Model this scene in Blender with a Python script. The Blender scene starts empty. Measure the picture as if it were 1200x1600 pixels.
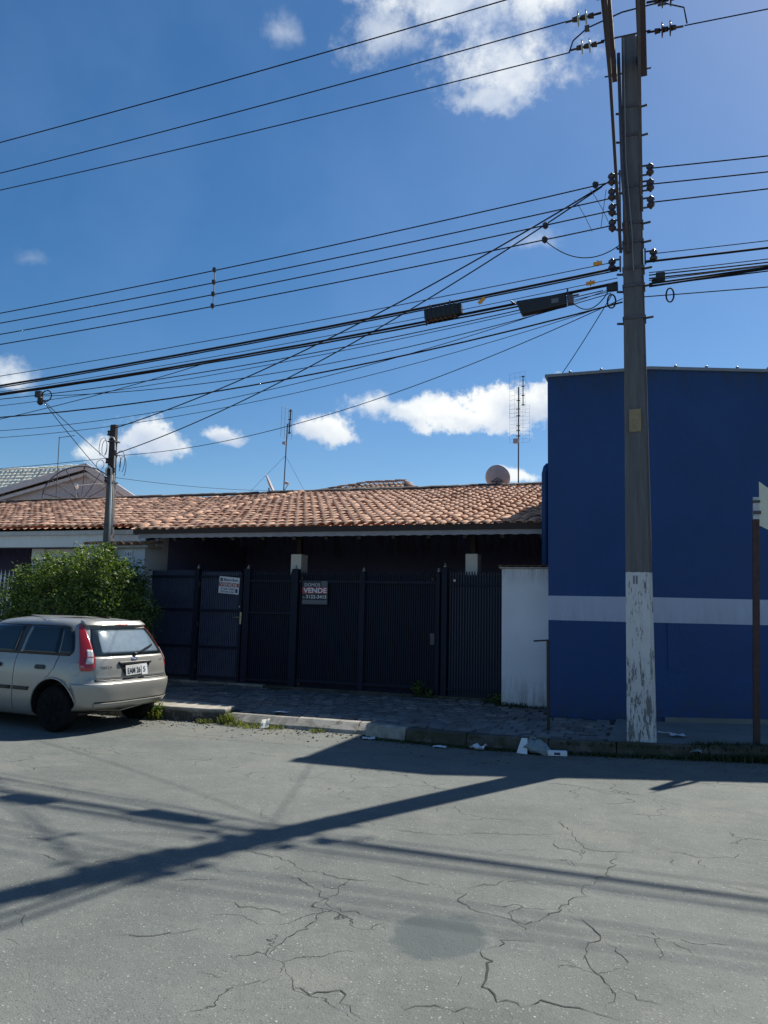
import bpy, math, random
import numpy as np
from mathutils import Vector, Matrix
random.seed(7)
S = bpy.context.scene
R = math.radians
COL = S.collection

# ------------------------------------------------------------------ camera, sky, sun, exposure
cam_d = bpy.data.cameras.new('camera'); cam = bpy.data.objects.new('camera', cam_d); COL.objects.link(cam)
cam_d.sensor_fit = 'VERTICAL'; cam_d.sensor_height = 36.0; cam_d.sensor_width = 27.0
cam_d.lens = 36.0 * 1213.35 / 1600.0
cam_d.clip_start = .05; cam_d.clip_end = 3000
CR = Vector((.943, .333, .023)); 
yaw, pitch, roll = .342235, .125690, .023052
Fw = Vector((-math.sin(yaw)*math.cos(pitch), math.cos(yaw)*math.cos(pitch), math.sin(pitch)))
Rt = Vector((math.cos(yaw), math.sin(yaw), 0)); Up = Rt.cross(Fw)
R2 = Rt*math.cos(roll) + Up*math.sin(roll); U2 = Up*math.cos(roll) - Rt*math.sin(roll)
M = Matrix(((R2.x, U2.x, -Fw.x, 0), (R2.y, U2.y, -Fw.y, 0), (R2.z, U2.z, -Fw.z, 1.6), (0, 0, 0, 1)))
cam.matrix_world = M
S.camera = cam
S.view_settings.view_transform = 'Standard'; S.view_settings.look = 'None'
S.view_settings.exposure = 0.42; S.view_settings.gamma = 1.0
S.view_settings.use_curve_mapping = False

SUN_EL = R(48.3); SUN_H = Vector((.447, .894, 0)).normalized()
sd = bpy.data.lights.new('sun', 'SUN'); sd.energy = 5.0; sd.angle = R(.65); sd.color = (1.0, .965, .86)
so = bpy.data.objects.new('sun', sd); COL.objects.link(so)
to_sun = Vector((SUN_H.x*math.cos(SUN_EL), SUN_H.y*math.cos(SUN_EL), math.sin(SUN_EL)))
so.rotation_mode = 'QUATERNION'; so.rotation_quaternion = to_sun.to_track_quat('Z', 'Y')
so.location = (6, 12, 20)

world = bpy.data.worlds.new('World'); S.world = world; world.use_nodes = True
nt = world.node_tree; N = nt.nodes; N.clear()
def WN(t, **k):
    n = N.new(t)
    for a, b in k.items(): setattr(n, a, b)
    return n
def wm(op, a, b=None, c=None):
    n = N.new('ShaderNodeMath'); n.operation = op
    for i, v in enumerate((a, b, c)):
        if v is None: continue
        if isinstance(v, (int, float)): n.inputs[i].default_value = v
        else: nt.links.new(v, n.inputs[i])
    return n.outputs[0]
def wdot(a, vec):
    n = N.new('ShaderNodeVectorMath'); n.operation = 'DOT_PRODUCT'
    nt.links.new(a, n.inputs[0]); n.inputs[1].default_value = vec
    return n.outputs['Value']
SKY_STRENGTH = .08
out = WN('ShaderNodeOutputWorld'); bg = WN('ShaderNodeBackground'); bg.inputs[1].default_value = SKY_STRENGTH
nt.links.new(bg.outputs[0], out.inputs[0])
sky = WN('ShaderNodeTexSky'); sky.sky_type = 'NISHITA'; sky.sun_disc = False
sky.sun_elevation = SUN_EL; sky.sun_rotation = math.atan2(SUN_H.x, SUN_H.y)
sky.air_density = 1.0; sky.dust_density = .6; sky.ozone_density = 2.5; sky.altitude = 600
hs = WN('ShaderNodeHueSaturation'); hs.inputs['Saturation'].default_value = 1.30; hs.inputs['Value'].default_value = 1.0; hs.inputs['Hue'].default_value = .499
nt.links.new(sky.outputs[0], hs.inputs['Color'])
tc = WN('ShaderNodeTexCoord'); D = tc.outputs['Generated']
def noise(scale, detail, rough, src):
    n = WN('ShaderNodeTexNoise'); n.inputs['Scale'].default_value = scale; n.inputs['Detail'].default_value = detail
    n.inputs['Roughness'].default_value = rough; nt.links.new(src, n.inputs['Vector']); return n
warp = noise(9, 4, .6, D)
wv = WN('ShaderNodeVectorMath', operation='SUBTRACT'); nt.links.new(warp.outputs['Color'], wv.inputs[0]); wv.inputs[1].default_value = (.5, .5, .5)
ws = WN('ShaderNodeVectorMath', operation='SCALE'); nt.links.new(wv.outputs[0], ws.inputs[0]); ws.inputs['Scale'].default_value = .055
wa = WN('ShaderNodeVectorMath', operation='ADD'); nt.links.new(D, wa.inputs[0]); nt.links.new(ws.outputs[0], wa.inputs[1])
DW = wa.outputs[0]
fb = noise(24, 8, .68, D).outputs['Fac']
fb2 = noise(8, 4, .55, D).outputs['Fac']
# (azimuth, elevation, half width deg, half height deg, density, softness)
clouds = [(-15.0, 41.0, 8.0, 4.3, 1.1, .8), (-10.8, 36.8, 5.2, 3.1, 1.0, .85), (-20.5, 38.6, 3.2, 2.6, .7, .9), (-12.5, 35.2, 2.6, 1.7, .8, .8), (-8.2, 41, 3.4, 3.6, 1.0, .8),
          (-28.8, 38.4, 1.4, 1.5, .55, 1.3),
          (-11.2, 14.5, 3.8, 2.3, 1.15, .35), (-8.2, 15.0, 3.2, 2.1, 1.1, .35), (-14.8, 13.9, 3.2, 1.6, 1.05, .4), (-17.2, 14.4, 3.0, 1.4, .9, .5),
          (-20.2, 14.8, 3.0, 1.2, .85, .7), (-24.0, 12.9, 3.1, 1.4, 1.0, .5), (-31.4, 12.3, 2.0, .9, .9, .5),
          (-37.0, 11.2, 2.9, 1.9, 1.05, .45), (-39.8, 10.6, 2.2, 1.5, .85, .6), (-46.2, 15.0, 1.6, 1.2, .7, .9), (-8.3, 25.8, 2.2, 1.2, .5, 1.1),
          (-9.6, 9.9, 2.2, .7, .9, .5), (-45.6, 22.3, 1.5, .7, .22, 1.6),
          (42, 20, 9, 3, 1, .5), (165, 22, 14, 4, 1, .5), (-100, 20, 12, 4, 1, .5)]
dens = None; vsh = None
for az, el, hw, hh, dn, soft in clouds:
    soft *= 1.15
    a, e = R(az), R(el)
    c = Vector((math.sin(a)*math.cos(e), math.cos(a)*math.cos(e), math.sin(e)))
    r = Vector((math.cos(a), -math.sin(a), 0)); u = r.cross(c)
    ru = wdot(DW, r/math.sin(R(hw))); rv = wdot(DW, u/math.sin(R(hh))); rc = wdot(D, c)
    # flatter undersides: squash below the centre
    lo = wm('MULTIPLY', wm('MINIMUM', rv, 0.0), 1.45); hi = wm('MAXIMUM', rv, 0.0)
    rv2 = wm('ADD', lo, hi)
    d = wm('SQRT', wm('ADD', wm('MULTIPLY', ru, ru), wm('MULTIPLY', rv2, rv2)))
    v = wm('ADD', wm('SUBTRACT', 1.0, d), wm('MULTIPLY', wm('SUBTRACT', fb, .465), 2.1))
    m = wm('MULTIPLY', wm('MULTIPLY', v, 1.0/soft), 1.0)
    mm = WN('ShaderNodeMapRange', interpolation_type='SMOOTHSTEP'); nt.links.new(m, mm.inputs['Value'])
    mm.inputs['From Min'].default_value = 0; mm.inputs['From Max'].default_value = 1.0; mm.inputs['To Max'].default_value = min(dn, 1)
    m = wm('MULTIPLY', mm.outputs[0], wm('GREATER_THAN', rc, 0.0))
    dens = m if dens is None else wm('MAXIMUM', dens, m)
    s = wm('MULTIPLY', m, rv)
    vsh = s if vsh is None else wm('ADD', vsh, s)
shade = wm('ADD', wm('MULTIPLY', vsh, .35), wm('MULTIPLY', wm('SUBTRACT', fb2, .5), 1.6))
sr = WN('ShaderNodeMapRange'); nt.links.new(shade, sr.inputs['Value']); sr.inputs['From Min'].default_value = -.35; sr.inputs['From Max'].default_value = .25
cc = WN('ShaderNodeMixRGB'); nt.links.new(sr.outputs[0], cc.inputs[0])
k = 1/SKY_STRENGTH
cc.inputs[1].default_value = (.36*k, .44*k, .58*k, 1); cc.inputs[2].default_value = (.76*k, .78*k, .77*k, 1)
# thin veil of high haze
veil = WN('ShaderNodeMapRange'); nt.links.new(noise(2.3, 5, .6, D).outputs['Fac'], veil.inputs['Value'])
veil.inputs['From Min'].default_value = .45; veil.inputs['From Max'].default_value = .8; veil.inputs['To Max'].default_value = .22
vm = WN('ShaderNodeMixRGB'); nt.links.new(veil.outputs[0], vm.inputs[0]); nt.links.new(hs.outputs[0], vm.inputs[1]); vm.inputs[2].default_value = (.22*k, .34*k, .60*k, 1)
fm = WN('ShaderNodeMixRGB'); nt.links.new(dens, fm.inputs[0]); nt.links.new(vm.outputs[0], fm.inputs[1]); nt.links.new(cc.outputs[0], fm.inputs[2])
nt.links.new(fm.outputs[0], bg.inputs[0])

# ------------------------------------------------------------------ materials
def lin(h):
    return tuple(((c/255)/12.92 if c <= 10 else ((c/255+.055)/1.055)**2.4) for c in h)
class NB:
    def __init__(s, name):
        s.m = bpy.data.materials.new(name); s.m.use_nodes = True; s.t = s.m.node_tree; s.n = s.t.nodes
        s.b = s.n['Principled BSDF']; s.geo = s.n.new('ShaderNodeNewGeometry'); s.tc = s.n.new('ShaderNodeTexCoord')
        s.P = s.geo.outputs['Position']
    def L(s, a, b): s.t.links.new(a, b)
    def noise(s, sc, det=4, ro=.6, src=None, dist=0, stretch=None):
        n = s.n.new('ShaderNodeTexNoise'); n.inputs['Scale'].default_value = sc; n.inputs['Detail'].default_value = det
        n.inputs['Roughness'].default_value = ro; n.inputs['Distortion'].default_value = dist
        src = src or s.P
        if stretch:
            mp = s.n.new('ShaderNodeMapping'); mp.inputs['Scale'].default_value = stretch; s.L(src, mp.inputs[0]); src = mp.outputs[0]
        s.L(src, n.inputs['Vector']); return n.outputs['Fac']
    def ramp(s, f, a, b, lo=0., hi=1.):
        n = s.n.new('ShaderNodeMapRange'); s.L(f, n.inputs['Value']); n.inputs['From Min'].default_value = a; n.inputs['From Max'].default_value = b
        n.inputs['To Min'].default_value = lo; n.inputs['To Max'].default_value = hi; return n.outputs[0]
    def math(s, op, a, b=None):
        n = s.n.new('ShaderNodeMath'); n.operation = op
        for i, v in enumerate((a, b)):
            if v is None: continue
            if isinstance(v, (int, float)): n.inputs[i].default_value = v
            else: s.L(v, n.inputs[i])
        return n.outputs[0]
    def mix(s, f, a, b, mode='MIX'):
        n = s.n.new('ShaderNodeMixRGB'); n.blend_type = mode
        for i, v in enumerate((f, a, b)):
            if isinstance(v, (int, float)): n.inputs[i].default_value = v
            elif isinstance(v, tuple): n.inputs[i].default_value = (*v[:3], 1)
            else: s.L(v, n.inputs[i])
        return n.outputs[0]
    def bump(s, h, st, dist=.02, prev=None):
        n = s.n.new('ShaderNodeBump'); n.inputs['Strength'].default_value = st; n.inputs['Distance'].default_value = dist
        s.L(h, n.inputs['Height'])
        if prev: s.L(prev, n.inputs['Normal'])
        return n.outputs[0]
    def sep(s, src=None):
        n = s.n.new('ShaderNodeSeparateXYZ'); s.L(src or s.P, n.inputs[0]); return n.outputs
def pm(name, col, rough=.8, var=.18, scale=5, bump=.25, bscale=60, metal=0, dirt=None, dscale=2.5, dthr=(.5, .7), rnd=0, coat=0, stretch=None, local=False):
    """plain surface with grain, blotches, optional dirt colour and per-piece variation"""
    b = NB(name); src = b.tc.outputs['Object'] if local else b.P
    n1 = b.noise(scale, 6, .65, src, stretch=stretch); f = b.ramp(n1, .3, .7, 1-var, 1+var)
    c = b.mix(1.0, col, f, 'MULTIPLY')
    if rnd:
        oi = b.n.new('ShaderNodeObjectInfo'); r = b.math('FRACT', b.math('ADD', oi.outputs['Random'], b.geo.outputs['Random Per Island']))
        c = b.mix(1.0, c, b.ramp(r, 0, 1, 1-rnd, 1+rnd), 'MULTIPLY')
    if dirt:
        c = b.mix(b.ramp(b.noise(dscale, 7, .7, src, stretch=stretch), dthr[0], dthr[1]), c, dirt)
    b.L(c, b.b.inputs['Base Color'])
    b.L(b.ramp(n1, .2, .8, max(0, rough-.08), min(1, rough+.08)), b.b.inputs['Roughness']); b.b.inputs['Metallic'].default_value = metal
    b.b.inputs['Coat Weight'].default_value = coat
    if bump: b.L(b.bump(b.noise(bscale, 4, .7, src), bump, .01), b.b.inputs['Normal'])
    return b.m
def mat_road():
    b = NB('asphalt'); P = b.P
    big = b.ramp(b.noise(.35, 5, .6), .3, .7, .78, 1.16); mid = b.ramp(b.noise(2.2, 8, .75), .3, .7, .84, 1.14)
    c = b.mix(1.0, (.172, .184, .170), big, 'MULTIPLY'); c = b.mix(1.0, c, mid, 'MULTIPLY')
    # sandy wear and darker oily blotches
    c = b.mix(b.ramp(b.noise(1.1, 8, .75), .52, .68, 0, .6), c, (.215, .205, .175))
    c = b.mix(b.ramp(b.noise(9, 7, .8), .55, .7, 0, .5), c, (.24, .245, .225))
    c = b.mix(b.ramp(b.noise(6, 8, .8), .56, .70, 0, .45), c, (.10, .108, .106))
    c = b.mix(b.ramp(b.noise(1.7, 8, .7, stretch=(.4, 1, 1)), .58, .72, 0, .45), c, (.11, .118, .122))
    # aggregate: pale and dark stones
    v = b.n.new('ShaderNodeTexVoronoi'); v.inputs['Scale'].default_value = 34; b.L(P, v.inputs['Vector'])
    st = b.sep(v.outputs['Color'])
    pale = b.math('MULTIPLY', b.ramp(v.outputs['Distance'], .26, .10), b.math('GREATER_THAN', st[0], .70))
    pale = b.math('MULTIPLY', pale, b.ramp(b.noise(3, 3, .5), .4, .62, .45, 1.0))
    c = b.mix(pale, c, b.mix(st[1], (.26, .255, .235), (.50, .49, .455)))
    vb = b.n.new('ShaderNodeTexVoronoi'); vb.inputs['Scale'].default_value = 70; b.L(P, vb.inputs['Vector']); sb = b.sep(vb.outputs['Color'])
    c = b.mix(b.math('MULTIPLY', b.ramp(vb.outputs['Distance'], .35, .15), b.math('GREATER_THAN', sb[1], .82)), c, (.34, .335, .31))
    c = b.mix(b.math('MULTIPLY', b.ramp(vb.outputs['Distance'], .4, .2), b.math('GREATER_THAN', sb[0], .85)), c, (.10, .10, .10))
    v2 = b.n.new('ShaderNodeTexVoronoi'); v2.inputs['Scale'].default_value = 120; b.L(P, v2.inputs['Vector'])
    c = b.mix(b.ramp(v2.outputs['Distance'], 0, .7, 0, .28), c, (.045, .047, .05))
    # fine net of cracks
    nv = b.n.new('ShaderNodeTexNoise'); nv.inputs['Scale'].default_value = 3.5; nv.inputs['Detail'].default_value = 6; b.L(P, nv.inputs['Vector'])
    wv = b.n.new('ShaderNodeVectorMath'); wv.operation = 'MULTIPLY_ADD'; b.L(nv.outputs['Color'], wv.inputs[0]); wv.inputs[1].default_value = (.35, .35, .35); b.L(P, wv.inputs[2])
    v3 = b.n.new('ShaderNodeTexVoronoi'); v3.feature = 'DISTANCE_TO_EDGE'; v3.inputs['Scale'].default_value = 1.5; b.L(wv.outputs[0], v3.inputs['Vector'])
    crk = b.math('MULTIPLY', b.ramp(v3.outputs['Distance'], .006, .0015), b.ramp(b.noise(.9, 4, .6), .53, .6))
    c = b.mix(b.math('MULTIPLY', crk, .75), c, (.035, .035, .035))
    # newer smooth round repair
    x, y, z = b.sep()
    dx = b.math('DIVIDE', b.math('SUBTRACT', x, -1.07), .25); dy = b.math('DIVIDE', b.math('SUBTRACT', y, 3.96), .30)
    d = b.math('SQRT', b.math('ADD', b.math('MULTIPLY', dx, dx), b.math('MULTIPLY', dy, dy)))
    pt = b.ramp(b.math('ADD', d, b.math('MULTIPLY', b.math('SUBTRACT', b.noise(6, 7, .75), .5), 1.0)), 1.0, .84)
    c = b.mix(b.math('MULTIPLY', pt, .9), c, (.082, .096, .097))
    # dusty band next to the gutter
    gut = b.math('MULTIPLY', b.ramp(y, 8.3, 9.5), b.ramp(b.noise(2.2, 6, .7), .35, .65))
    c = b.mix(b.math('MULTIPLY', gut, .5), c, (.19, .17, .14))
    b.L(c, b.b.inputs['Base Color']); b.b.inputs['Roughness'].default_value = .86; b.b.inputs['Specular IOR Level'].default_value = .35
    h = b.math('ADD', b.math('MULTIPLY', v2.outputs['Distance'], .6), b.math('MULTIPLY', b.noise(130, 4, .75), .8))
    h = b.math('ADD', h, b.math('MULTIPLY', pale, 1.5))
    n1 = b.bump(h, .42, .009); n2 = b.bump(b.math('MULTIPLY', crk, -1.0), .8, .02, n1)
    n3 = b.bump(b.noise(1.6, 5, .6), .35, .08, n2); b.L(n3, b.b.inputs['Normal'])
    return b.m
def mat_pole_paint():
    b = NB('peeling_white_paint'); P = b.P; z = b.sep()[2]
    n = b.noise(7, 9, .78, stretch=(2.2, 2.2, .42)); n2 = b.noise(30, 6, .75, stretch=(1, 1, .3))
    f = b.math('ADD', n, b.math('MULTIPLY', b.math('SUBTRACT', n2, .5), .35))
    f = b.math('ADD', f, b.ramp(z, .1, 2.1, .045, -.05))
    # paint stops at 2.13 m
    peel = b.ramp(f, .532, .565)
    pc = b.mix(b.ramp(b.noise(3, 6, .7), .4, .7, 0, .5), (.60, .60, .60), (.42, .41, .40))
    cc = b.mix(b.ramp(b.noise(14, 5, .7), .35, .65), (.215, .21, .205), (.14, .135, .13))
    top = b.math('GREATER_THAN', b.math('ADD', z, b.math('MULTIPLY', b.math('SUBTRACT', b.noise(16, 3, .6), .5), .03)), 2.12)
    # dark streaks of dirt down the raw concrete
    raw = b.mix(b.ramp(b.noise(5, 6, .7, stretch=(3, 3, .25)), .35, .7), (.145, .142, .148), (.085, .083, .09))
    c = b.mix(peel, pc, cc); c = b.mix(top, c, raw)
    b.L(c, b.b.inputs['Base Color']); b.b.inputs['Roughness'].default_value = .85
    b.L(b.bump(b.math('ADD', b.math('MULTIPLY', peel, -.5), b.noise(60, 4, .7)), .4, .01), b.b.inputs['Normal'])
    return b.m
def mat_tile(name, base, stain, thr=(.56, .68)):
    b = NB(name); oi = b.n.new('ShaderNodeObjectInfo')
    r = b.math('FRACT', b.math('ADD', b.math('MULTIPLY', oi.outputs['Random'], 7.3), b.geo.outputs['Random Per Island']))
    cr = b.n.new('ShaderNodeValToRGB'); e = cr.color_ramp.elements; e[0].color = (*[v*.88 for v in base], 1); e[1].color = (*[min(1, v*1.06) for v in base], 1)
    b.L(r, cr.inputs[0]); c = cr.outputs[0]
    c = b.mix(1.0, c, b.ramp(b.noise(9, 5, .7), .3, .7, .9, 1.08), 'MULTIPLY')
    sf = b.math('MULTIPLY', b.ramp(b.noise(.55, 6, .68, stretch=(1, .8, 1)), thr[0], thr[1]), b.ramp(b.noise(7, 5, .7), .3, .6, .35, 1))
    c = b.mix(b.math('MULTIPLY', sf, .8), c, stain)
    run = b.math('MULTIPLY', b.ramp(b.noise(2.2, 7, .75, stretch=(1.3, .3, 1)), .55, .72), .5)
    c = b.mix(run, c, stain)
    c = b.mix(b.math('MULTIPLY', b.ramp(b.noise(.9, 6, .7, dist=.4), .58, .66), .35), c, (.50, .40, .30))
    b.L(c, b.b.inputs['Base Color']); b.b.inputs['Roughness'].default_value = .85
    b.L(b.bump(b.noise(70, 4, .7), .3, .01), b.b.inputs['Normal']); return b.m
def mat_leaf(name, c0, c1, trans=.35):
    b = NB(name); r = b.geo.outputs['Random Per Island']
    cr = b.n.new('ShaderNodeValToRGB'); e = cr.color_ramp.elements; e[0].color = (*c0, 1); e[1].color = (*c1, 1)
    f = b.math('ADD', b.math('MULTIPLY', r, .6), b.ramp(b.noise(3, 3, .6), .35, .7, 0, .45)); b.L(f, cr.inputs[0])
    b.L(cr.outputs[0], b.b.inputs['Base Color']); b.b.inputs['Roughness'].default_value = .45
    tr = b.n.new('ShaderNodeBsdfTranslucent'); b.L(b.mix(1.0, cr.outputs[0], (1.3, 1.5, .6), 'MULTIPLY'), tr.inputs[0])
    mx = b.n.new('ShaderNodeMixShader'); mx.inputs[0].default_value = trans
    b.L(b.b.outputs[0], mx.inputs[1]); b.L(tr.outputs[0], mx.inputs[2]); b.L(mx.outputs[0], b.n['Material Output'].inputs[0]); return b.m
def mat_wall_dirty(name, col, dirt, zlo, zhi, rough=.85, var=.06):
    b = NB(name); z = b.sep()[2]
    c = b.mix(1.0, col, b.ramp(b.noise(1.3, 6, .65), .3, .7, 1-var, 1+var), 'MULTIPLY')
    st = b.noise(5, 7, .7, stretch=(2.5, 2.5, .35))
    lo = b.math('MULTIPLY', b.ramp(z, zlo+.55, zlo), b.ramp(st, .38, .6)); hi = b.math('MULTIPLY', b.ramp(z, zhi-.35, zhi), b.ramp(st, .42, .62))
    c = b.mix(b.math('MULTIPLY', b.math('MAXIMUM', lo, hi), .75), c, dirt)
    b.L(c, b.b.inputs['Base Color']); b.b.inputs['Roughness'].default_value = rough
    b.L(b.bump(b.math('ADD', b.noise(35, 5, .7), b.math('MULTIPLY', b.noise(2.5, 4, .6), 2)), .22, .015), b.b.inputs['Normal']); return b.m
MT = {}
MT['road'] = mat_road()
MT['crack'] = pm('crack_dark', (.035, .035, .033), .95, .3, 20, 0)
MT['pave_bed'] = pm('paving_bed', (.06, .055, .05), .95, .3, 6, .4)
MT['paver'] = pm('stone_paver', (.17, .16, .155), .8, .22, 12, .35, 80, rnd=.28, dirt=(.07, .065, .055), dscale=3, dthr=(.5, .75))
MT['kerb'] = pm('kerb_concrete', (.33, .31, .275), .88, .25, 7, .5, 45, dirt=(.10, .10, .075), dscale=4, dthr=(.46, .66), rnd=.1)
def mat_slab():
    b = NB('dark_sided_ramp_slab'); z = b.sep()[2]; up = b.n.new('ShaderNodeSeparateXYZ'); b.L(b.geo.outputs['Normal'], up.inputs[0])
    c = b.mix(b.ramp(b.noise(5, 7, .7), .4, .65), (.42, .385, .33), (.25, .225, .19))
    c = b.mix(b.math('MULTIPLY', b.ramp(z, .175, .12), b.ramp(b.noise(9, 6, .7), .2, .5)), c, (.06, .055, .05))  # darker on the sides, below the top edge
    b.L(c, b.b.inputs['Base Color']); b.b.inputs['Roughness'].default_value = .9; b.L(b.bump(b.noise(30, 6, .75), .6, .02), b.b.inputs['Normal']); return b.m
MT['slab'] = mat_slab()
MT['kerb_moss'] = pm('mossy_kerb', (.115, .10, .085), .92, .35, 7, .6, 45, dirt=(.05, .05, .03), dscale=3, dthr=(.4, .55), rnd=.1)
MT['concrete'] = pm('pavement_concrete', (.20, .195, .185), .9, .2, 3, .3, 60, dirt=(.12, .115, .10), dscale=1.5)
MT['dirt'] = pm('soil', (.14, .125, .10), .95, .3, 8, .5)
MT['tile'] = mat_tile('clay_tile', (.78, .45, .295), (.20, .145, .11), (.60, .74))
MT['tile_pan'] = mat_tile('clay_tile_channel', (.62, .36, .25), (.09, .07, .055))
MT['ridge'] = mat_tile('ridge_tile', (.13, .095, .08), (.05, .04, .035), (.4, .6))
MT['tile_old'] = mat_tile('weathered_tile', (.60, .37, .26), (.06, .05, .045), (.42, .6))
MT['tile_grey'] = mat_tile('grey_concrete_tile', (.80, .77, .66), (.55, .52, .45), (.6, .8))
MT['mortar'] = pm('mortar', (.45, .40, .34), .9, .2, 9, .5)
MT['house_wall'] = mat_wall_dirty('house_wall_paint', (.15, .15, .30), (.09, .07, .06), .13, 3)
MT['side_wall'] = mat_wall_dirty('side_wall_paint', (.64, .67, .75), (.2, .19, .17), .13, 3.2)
MT['white_wall'] = mat_wall_dirty('white_wall_paint', (.84, .83, .86), (.26, .22, .16), .13, 2.4)
MT['white_house'] = mat_wall_dirty('white_house_paint', (.84, .82, .80), (.4, .36, .3), .1, 3.25)
MT['blue_wall'] = mat_wall_dirty('blue_wall_paint', (.013, .070, .205), (.03, .06, .10), .1, 5.2, .6, .16)
def mat_blue():
    b = NB('blue_wall_paint'); z = b.sep()[2]
    c = b.mix(1.0, (.006, .052, .185), b.ramp(b.noise(.9, 6, .65), .3, .7, .86, 1.14), 'MULTIPLY')
    c = b.mix(b.math('MULTIPLY', b.ramp(b.noise(.7, 3, .5, dist=.6), .52, .56), .5), c, (.008, .046, .17))     # roller-painted patch
    c = b.mix(b.math('MULTIPLY', b.ramp(b.noise(4.5, 7, .72, stretch=(2.6, 2.6, .12)), .56, .76), .3), c, (.025, .07, .18))  # chalky run marks
    c = b.mix(b.math('MULTIPLY', b.ramp(z, .75, .12), b.ramp(b.noise(7, 7, .75), .38, .62)), c, (.030, .05, .085))            # splash dirt
    c = b.mix(b.math('MULTIPLY', b.ramp(z, 4.8, 5.25), b.ramp(b.noise(6, 6, .7, stretch=(3, 3, .3)), .42, .62)), c, (.02, .04, .08))
    b.L(c, b.b.inputs['Base Color']); b.b.inputs['Roughness'].default_value = .62
    h = b.math('ADD', b.noise(28, 6, .7), b.math('MULTIPLY', b.noise(1.8, 5, .65), 3)); b.L(b.bump(h, .35, .02), b.b.inputs['Normal']); return b.m
MT['blue_wall'] = mat_blue()
MT['stripe'] = mat_wall_dirty('stripe_paint', (.46, .50, .62), (.38, .40, .48), 1.5, 2.2, .7)
MT['coping'] = pm('metal_coping', (.24, .25, .27), .45, .1, 8, .1, metal=.35)
MT['col_white'] = pm('column_white', (.88, .87, .88), .8, .06, 4, .2)
MT['wood_dark'] = pm('dark_stained_wood', (.035, .022, .018), .7, .3, 10, .3, stretch=(1, 1, 1))
MT['wood_white'] = pm('painted_board', (.30, .28, .30), .7, .15, 6, .2)
MT['steel_navy'] = pm('painted_steel_dark', (.004, .008, .024), .75, .3, 6, .1, dirt=(.010, .014, .026), dscale=1.6, dthr=(.5, .75), stretch=(2, 2, .5))
MT['steel_navy2'] = pm('painted_steel_bar', (.075, .085, .14), .5, .2, 6, .1)
MT['steel_navy3'] = pm('painted_steel_mid', (.022, .027, .05), .6, .25, 6, .1)
MT['steel_black'] = pm('black_steel', (.012, .012, .014), .5, .2, 6, .1)
MT['galv'] = pm('galvanised', (.42, .43, .44), .45, .2, 12, .1, metal=.6)
MT['galv_dark'] = pm('weathered_steel', (.10, .09, .10), .6, .3, 12, .2, metal=.3)
MT['brass'] = pm('worn_brass', (.50, .42, .30), .35, .15, 12, .1, metal=.8)
MT['polemain'] = mat_pole_paint()
MT['poleconc'] = pm('pole_concrete', (.14, .125, .12), .88, .25, 6, .4, 50, dirt=(.06, .055, .05), dscale=4, stretch=(2, 2, .3))
MT['polehead'] = pm('soot_dark_concrete', (.055, .042, .040), .9, .3, 8, .4, dirt=(.02, .018, .02), dscale=6)
MT['polebeam'] = pm('crossarm_concrete', (.065, .052, .055), .85, .2, 6, .3)
MT['yellow'] = pm('faded_yellow_paint', (.30, .235, .13), .8, .2, 14, .2, dirt=(.2, .17, .12), dscale=9)
MT['cable'] = pm('cable_black', (.008, .008, .013), .9, .1, 5, 0)
MT['cablegrey'] = pm('cable_grey', (.2, .21, .23), .5, .1, 5, 0)
MT['blackplastic'] = pm('black_plastic', (.014, .014, .016), .45, .2, 20, .1)
MT['porcelain'] = pm('porcelain', (.05, .03, .025), .2, .1, 5, 0)
MT['glassins'] = pm('glass_insulator', (.55, .65, .62), .1, .05, 5, 0)
MT['orange'] = pm('orange_tag_plastic', (.75, .30, .03), .5, .1, 10, 0)
MT['whiteplastic'] = pm('white_pvc', (.72, .71, .68), .4, .08, 10, 0)
MT['rust'] = pm('rusted_steel', (.07, .038, .032), .8, .35, 14, .3, dirt=(.05, .03, .025), dscale=12)
MT['signback'] = pm('cream_sign_sheet', (.68, .66, .50), .5, .08, 10, 0)
MT['teal'] = pm('teal_print', (.10, .30, .32), .5, .05, 10, 0)
MT['white'] = pm('white_print', (.75, .76, .78), .5, .05, 10, 0)
MT['pwhite'] = pm('paper_white', (.62, .63, .66), .7, .08, 30, .1)
MT['red'] = pm('red_print', (.42, .045, .05), .5, .05, 10, 0)
MT['navyprint'] = pm('navy_print', (.03, .045, .13), .5, .05, 10, 0)
MT['darkprint'] = pm('dark_print', (.02, .02, .03), .5, .05, 10, 0)
MT['greyprint'] = pm('grey_print', (.12, .13, .15), .5, .05, 10, 0)
MT['plastic_bag'] = pm('grey_plastic_bag', (.22, .26, .26), .4, .15, 20, .4)
MT['card'] = pm('cream_card', (.75, .70, .58), .8, .05, 20, .1)
MT['leaf'] = mat_leaf('shrub_leaf', (.018, .044, .011), (.20, .265, .06), .38)
MT['grass'] = mat_leaf('weed_leaf', (.06, .085, .02), (.26, .25, .07), .35)
MT['moss'] = mat_leaf('verge_leaf', (.02, .032, .012), (.07, .095, .03), .25)
MT['bark'] = pm('bark', (.10, .08, .06), .9, .3, 14, .6)
MT['dish'] = pm('dish_grey', (.40, .36, .38), .6, .15, 6, .1)
MT['grey_house'] = mat_wall_dirty('grey_house_render', (.50, .49, .50), (.35, .34, .33), 3, 7)
MT['fascia_grey'] = pm('grey_fascia_board', (.60, .58, .56), .7, .12, 6, .2)
MT['dark_inside'] = pm('dark_interior', (.02, .018, .02), .9, .2, 4, 0)
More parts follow.
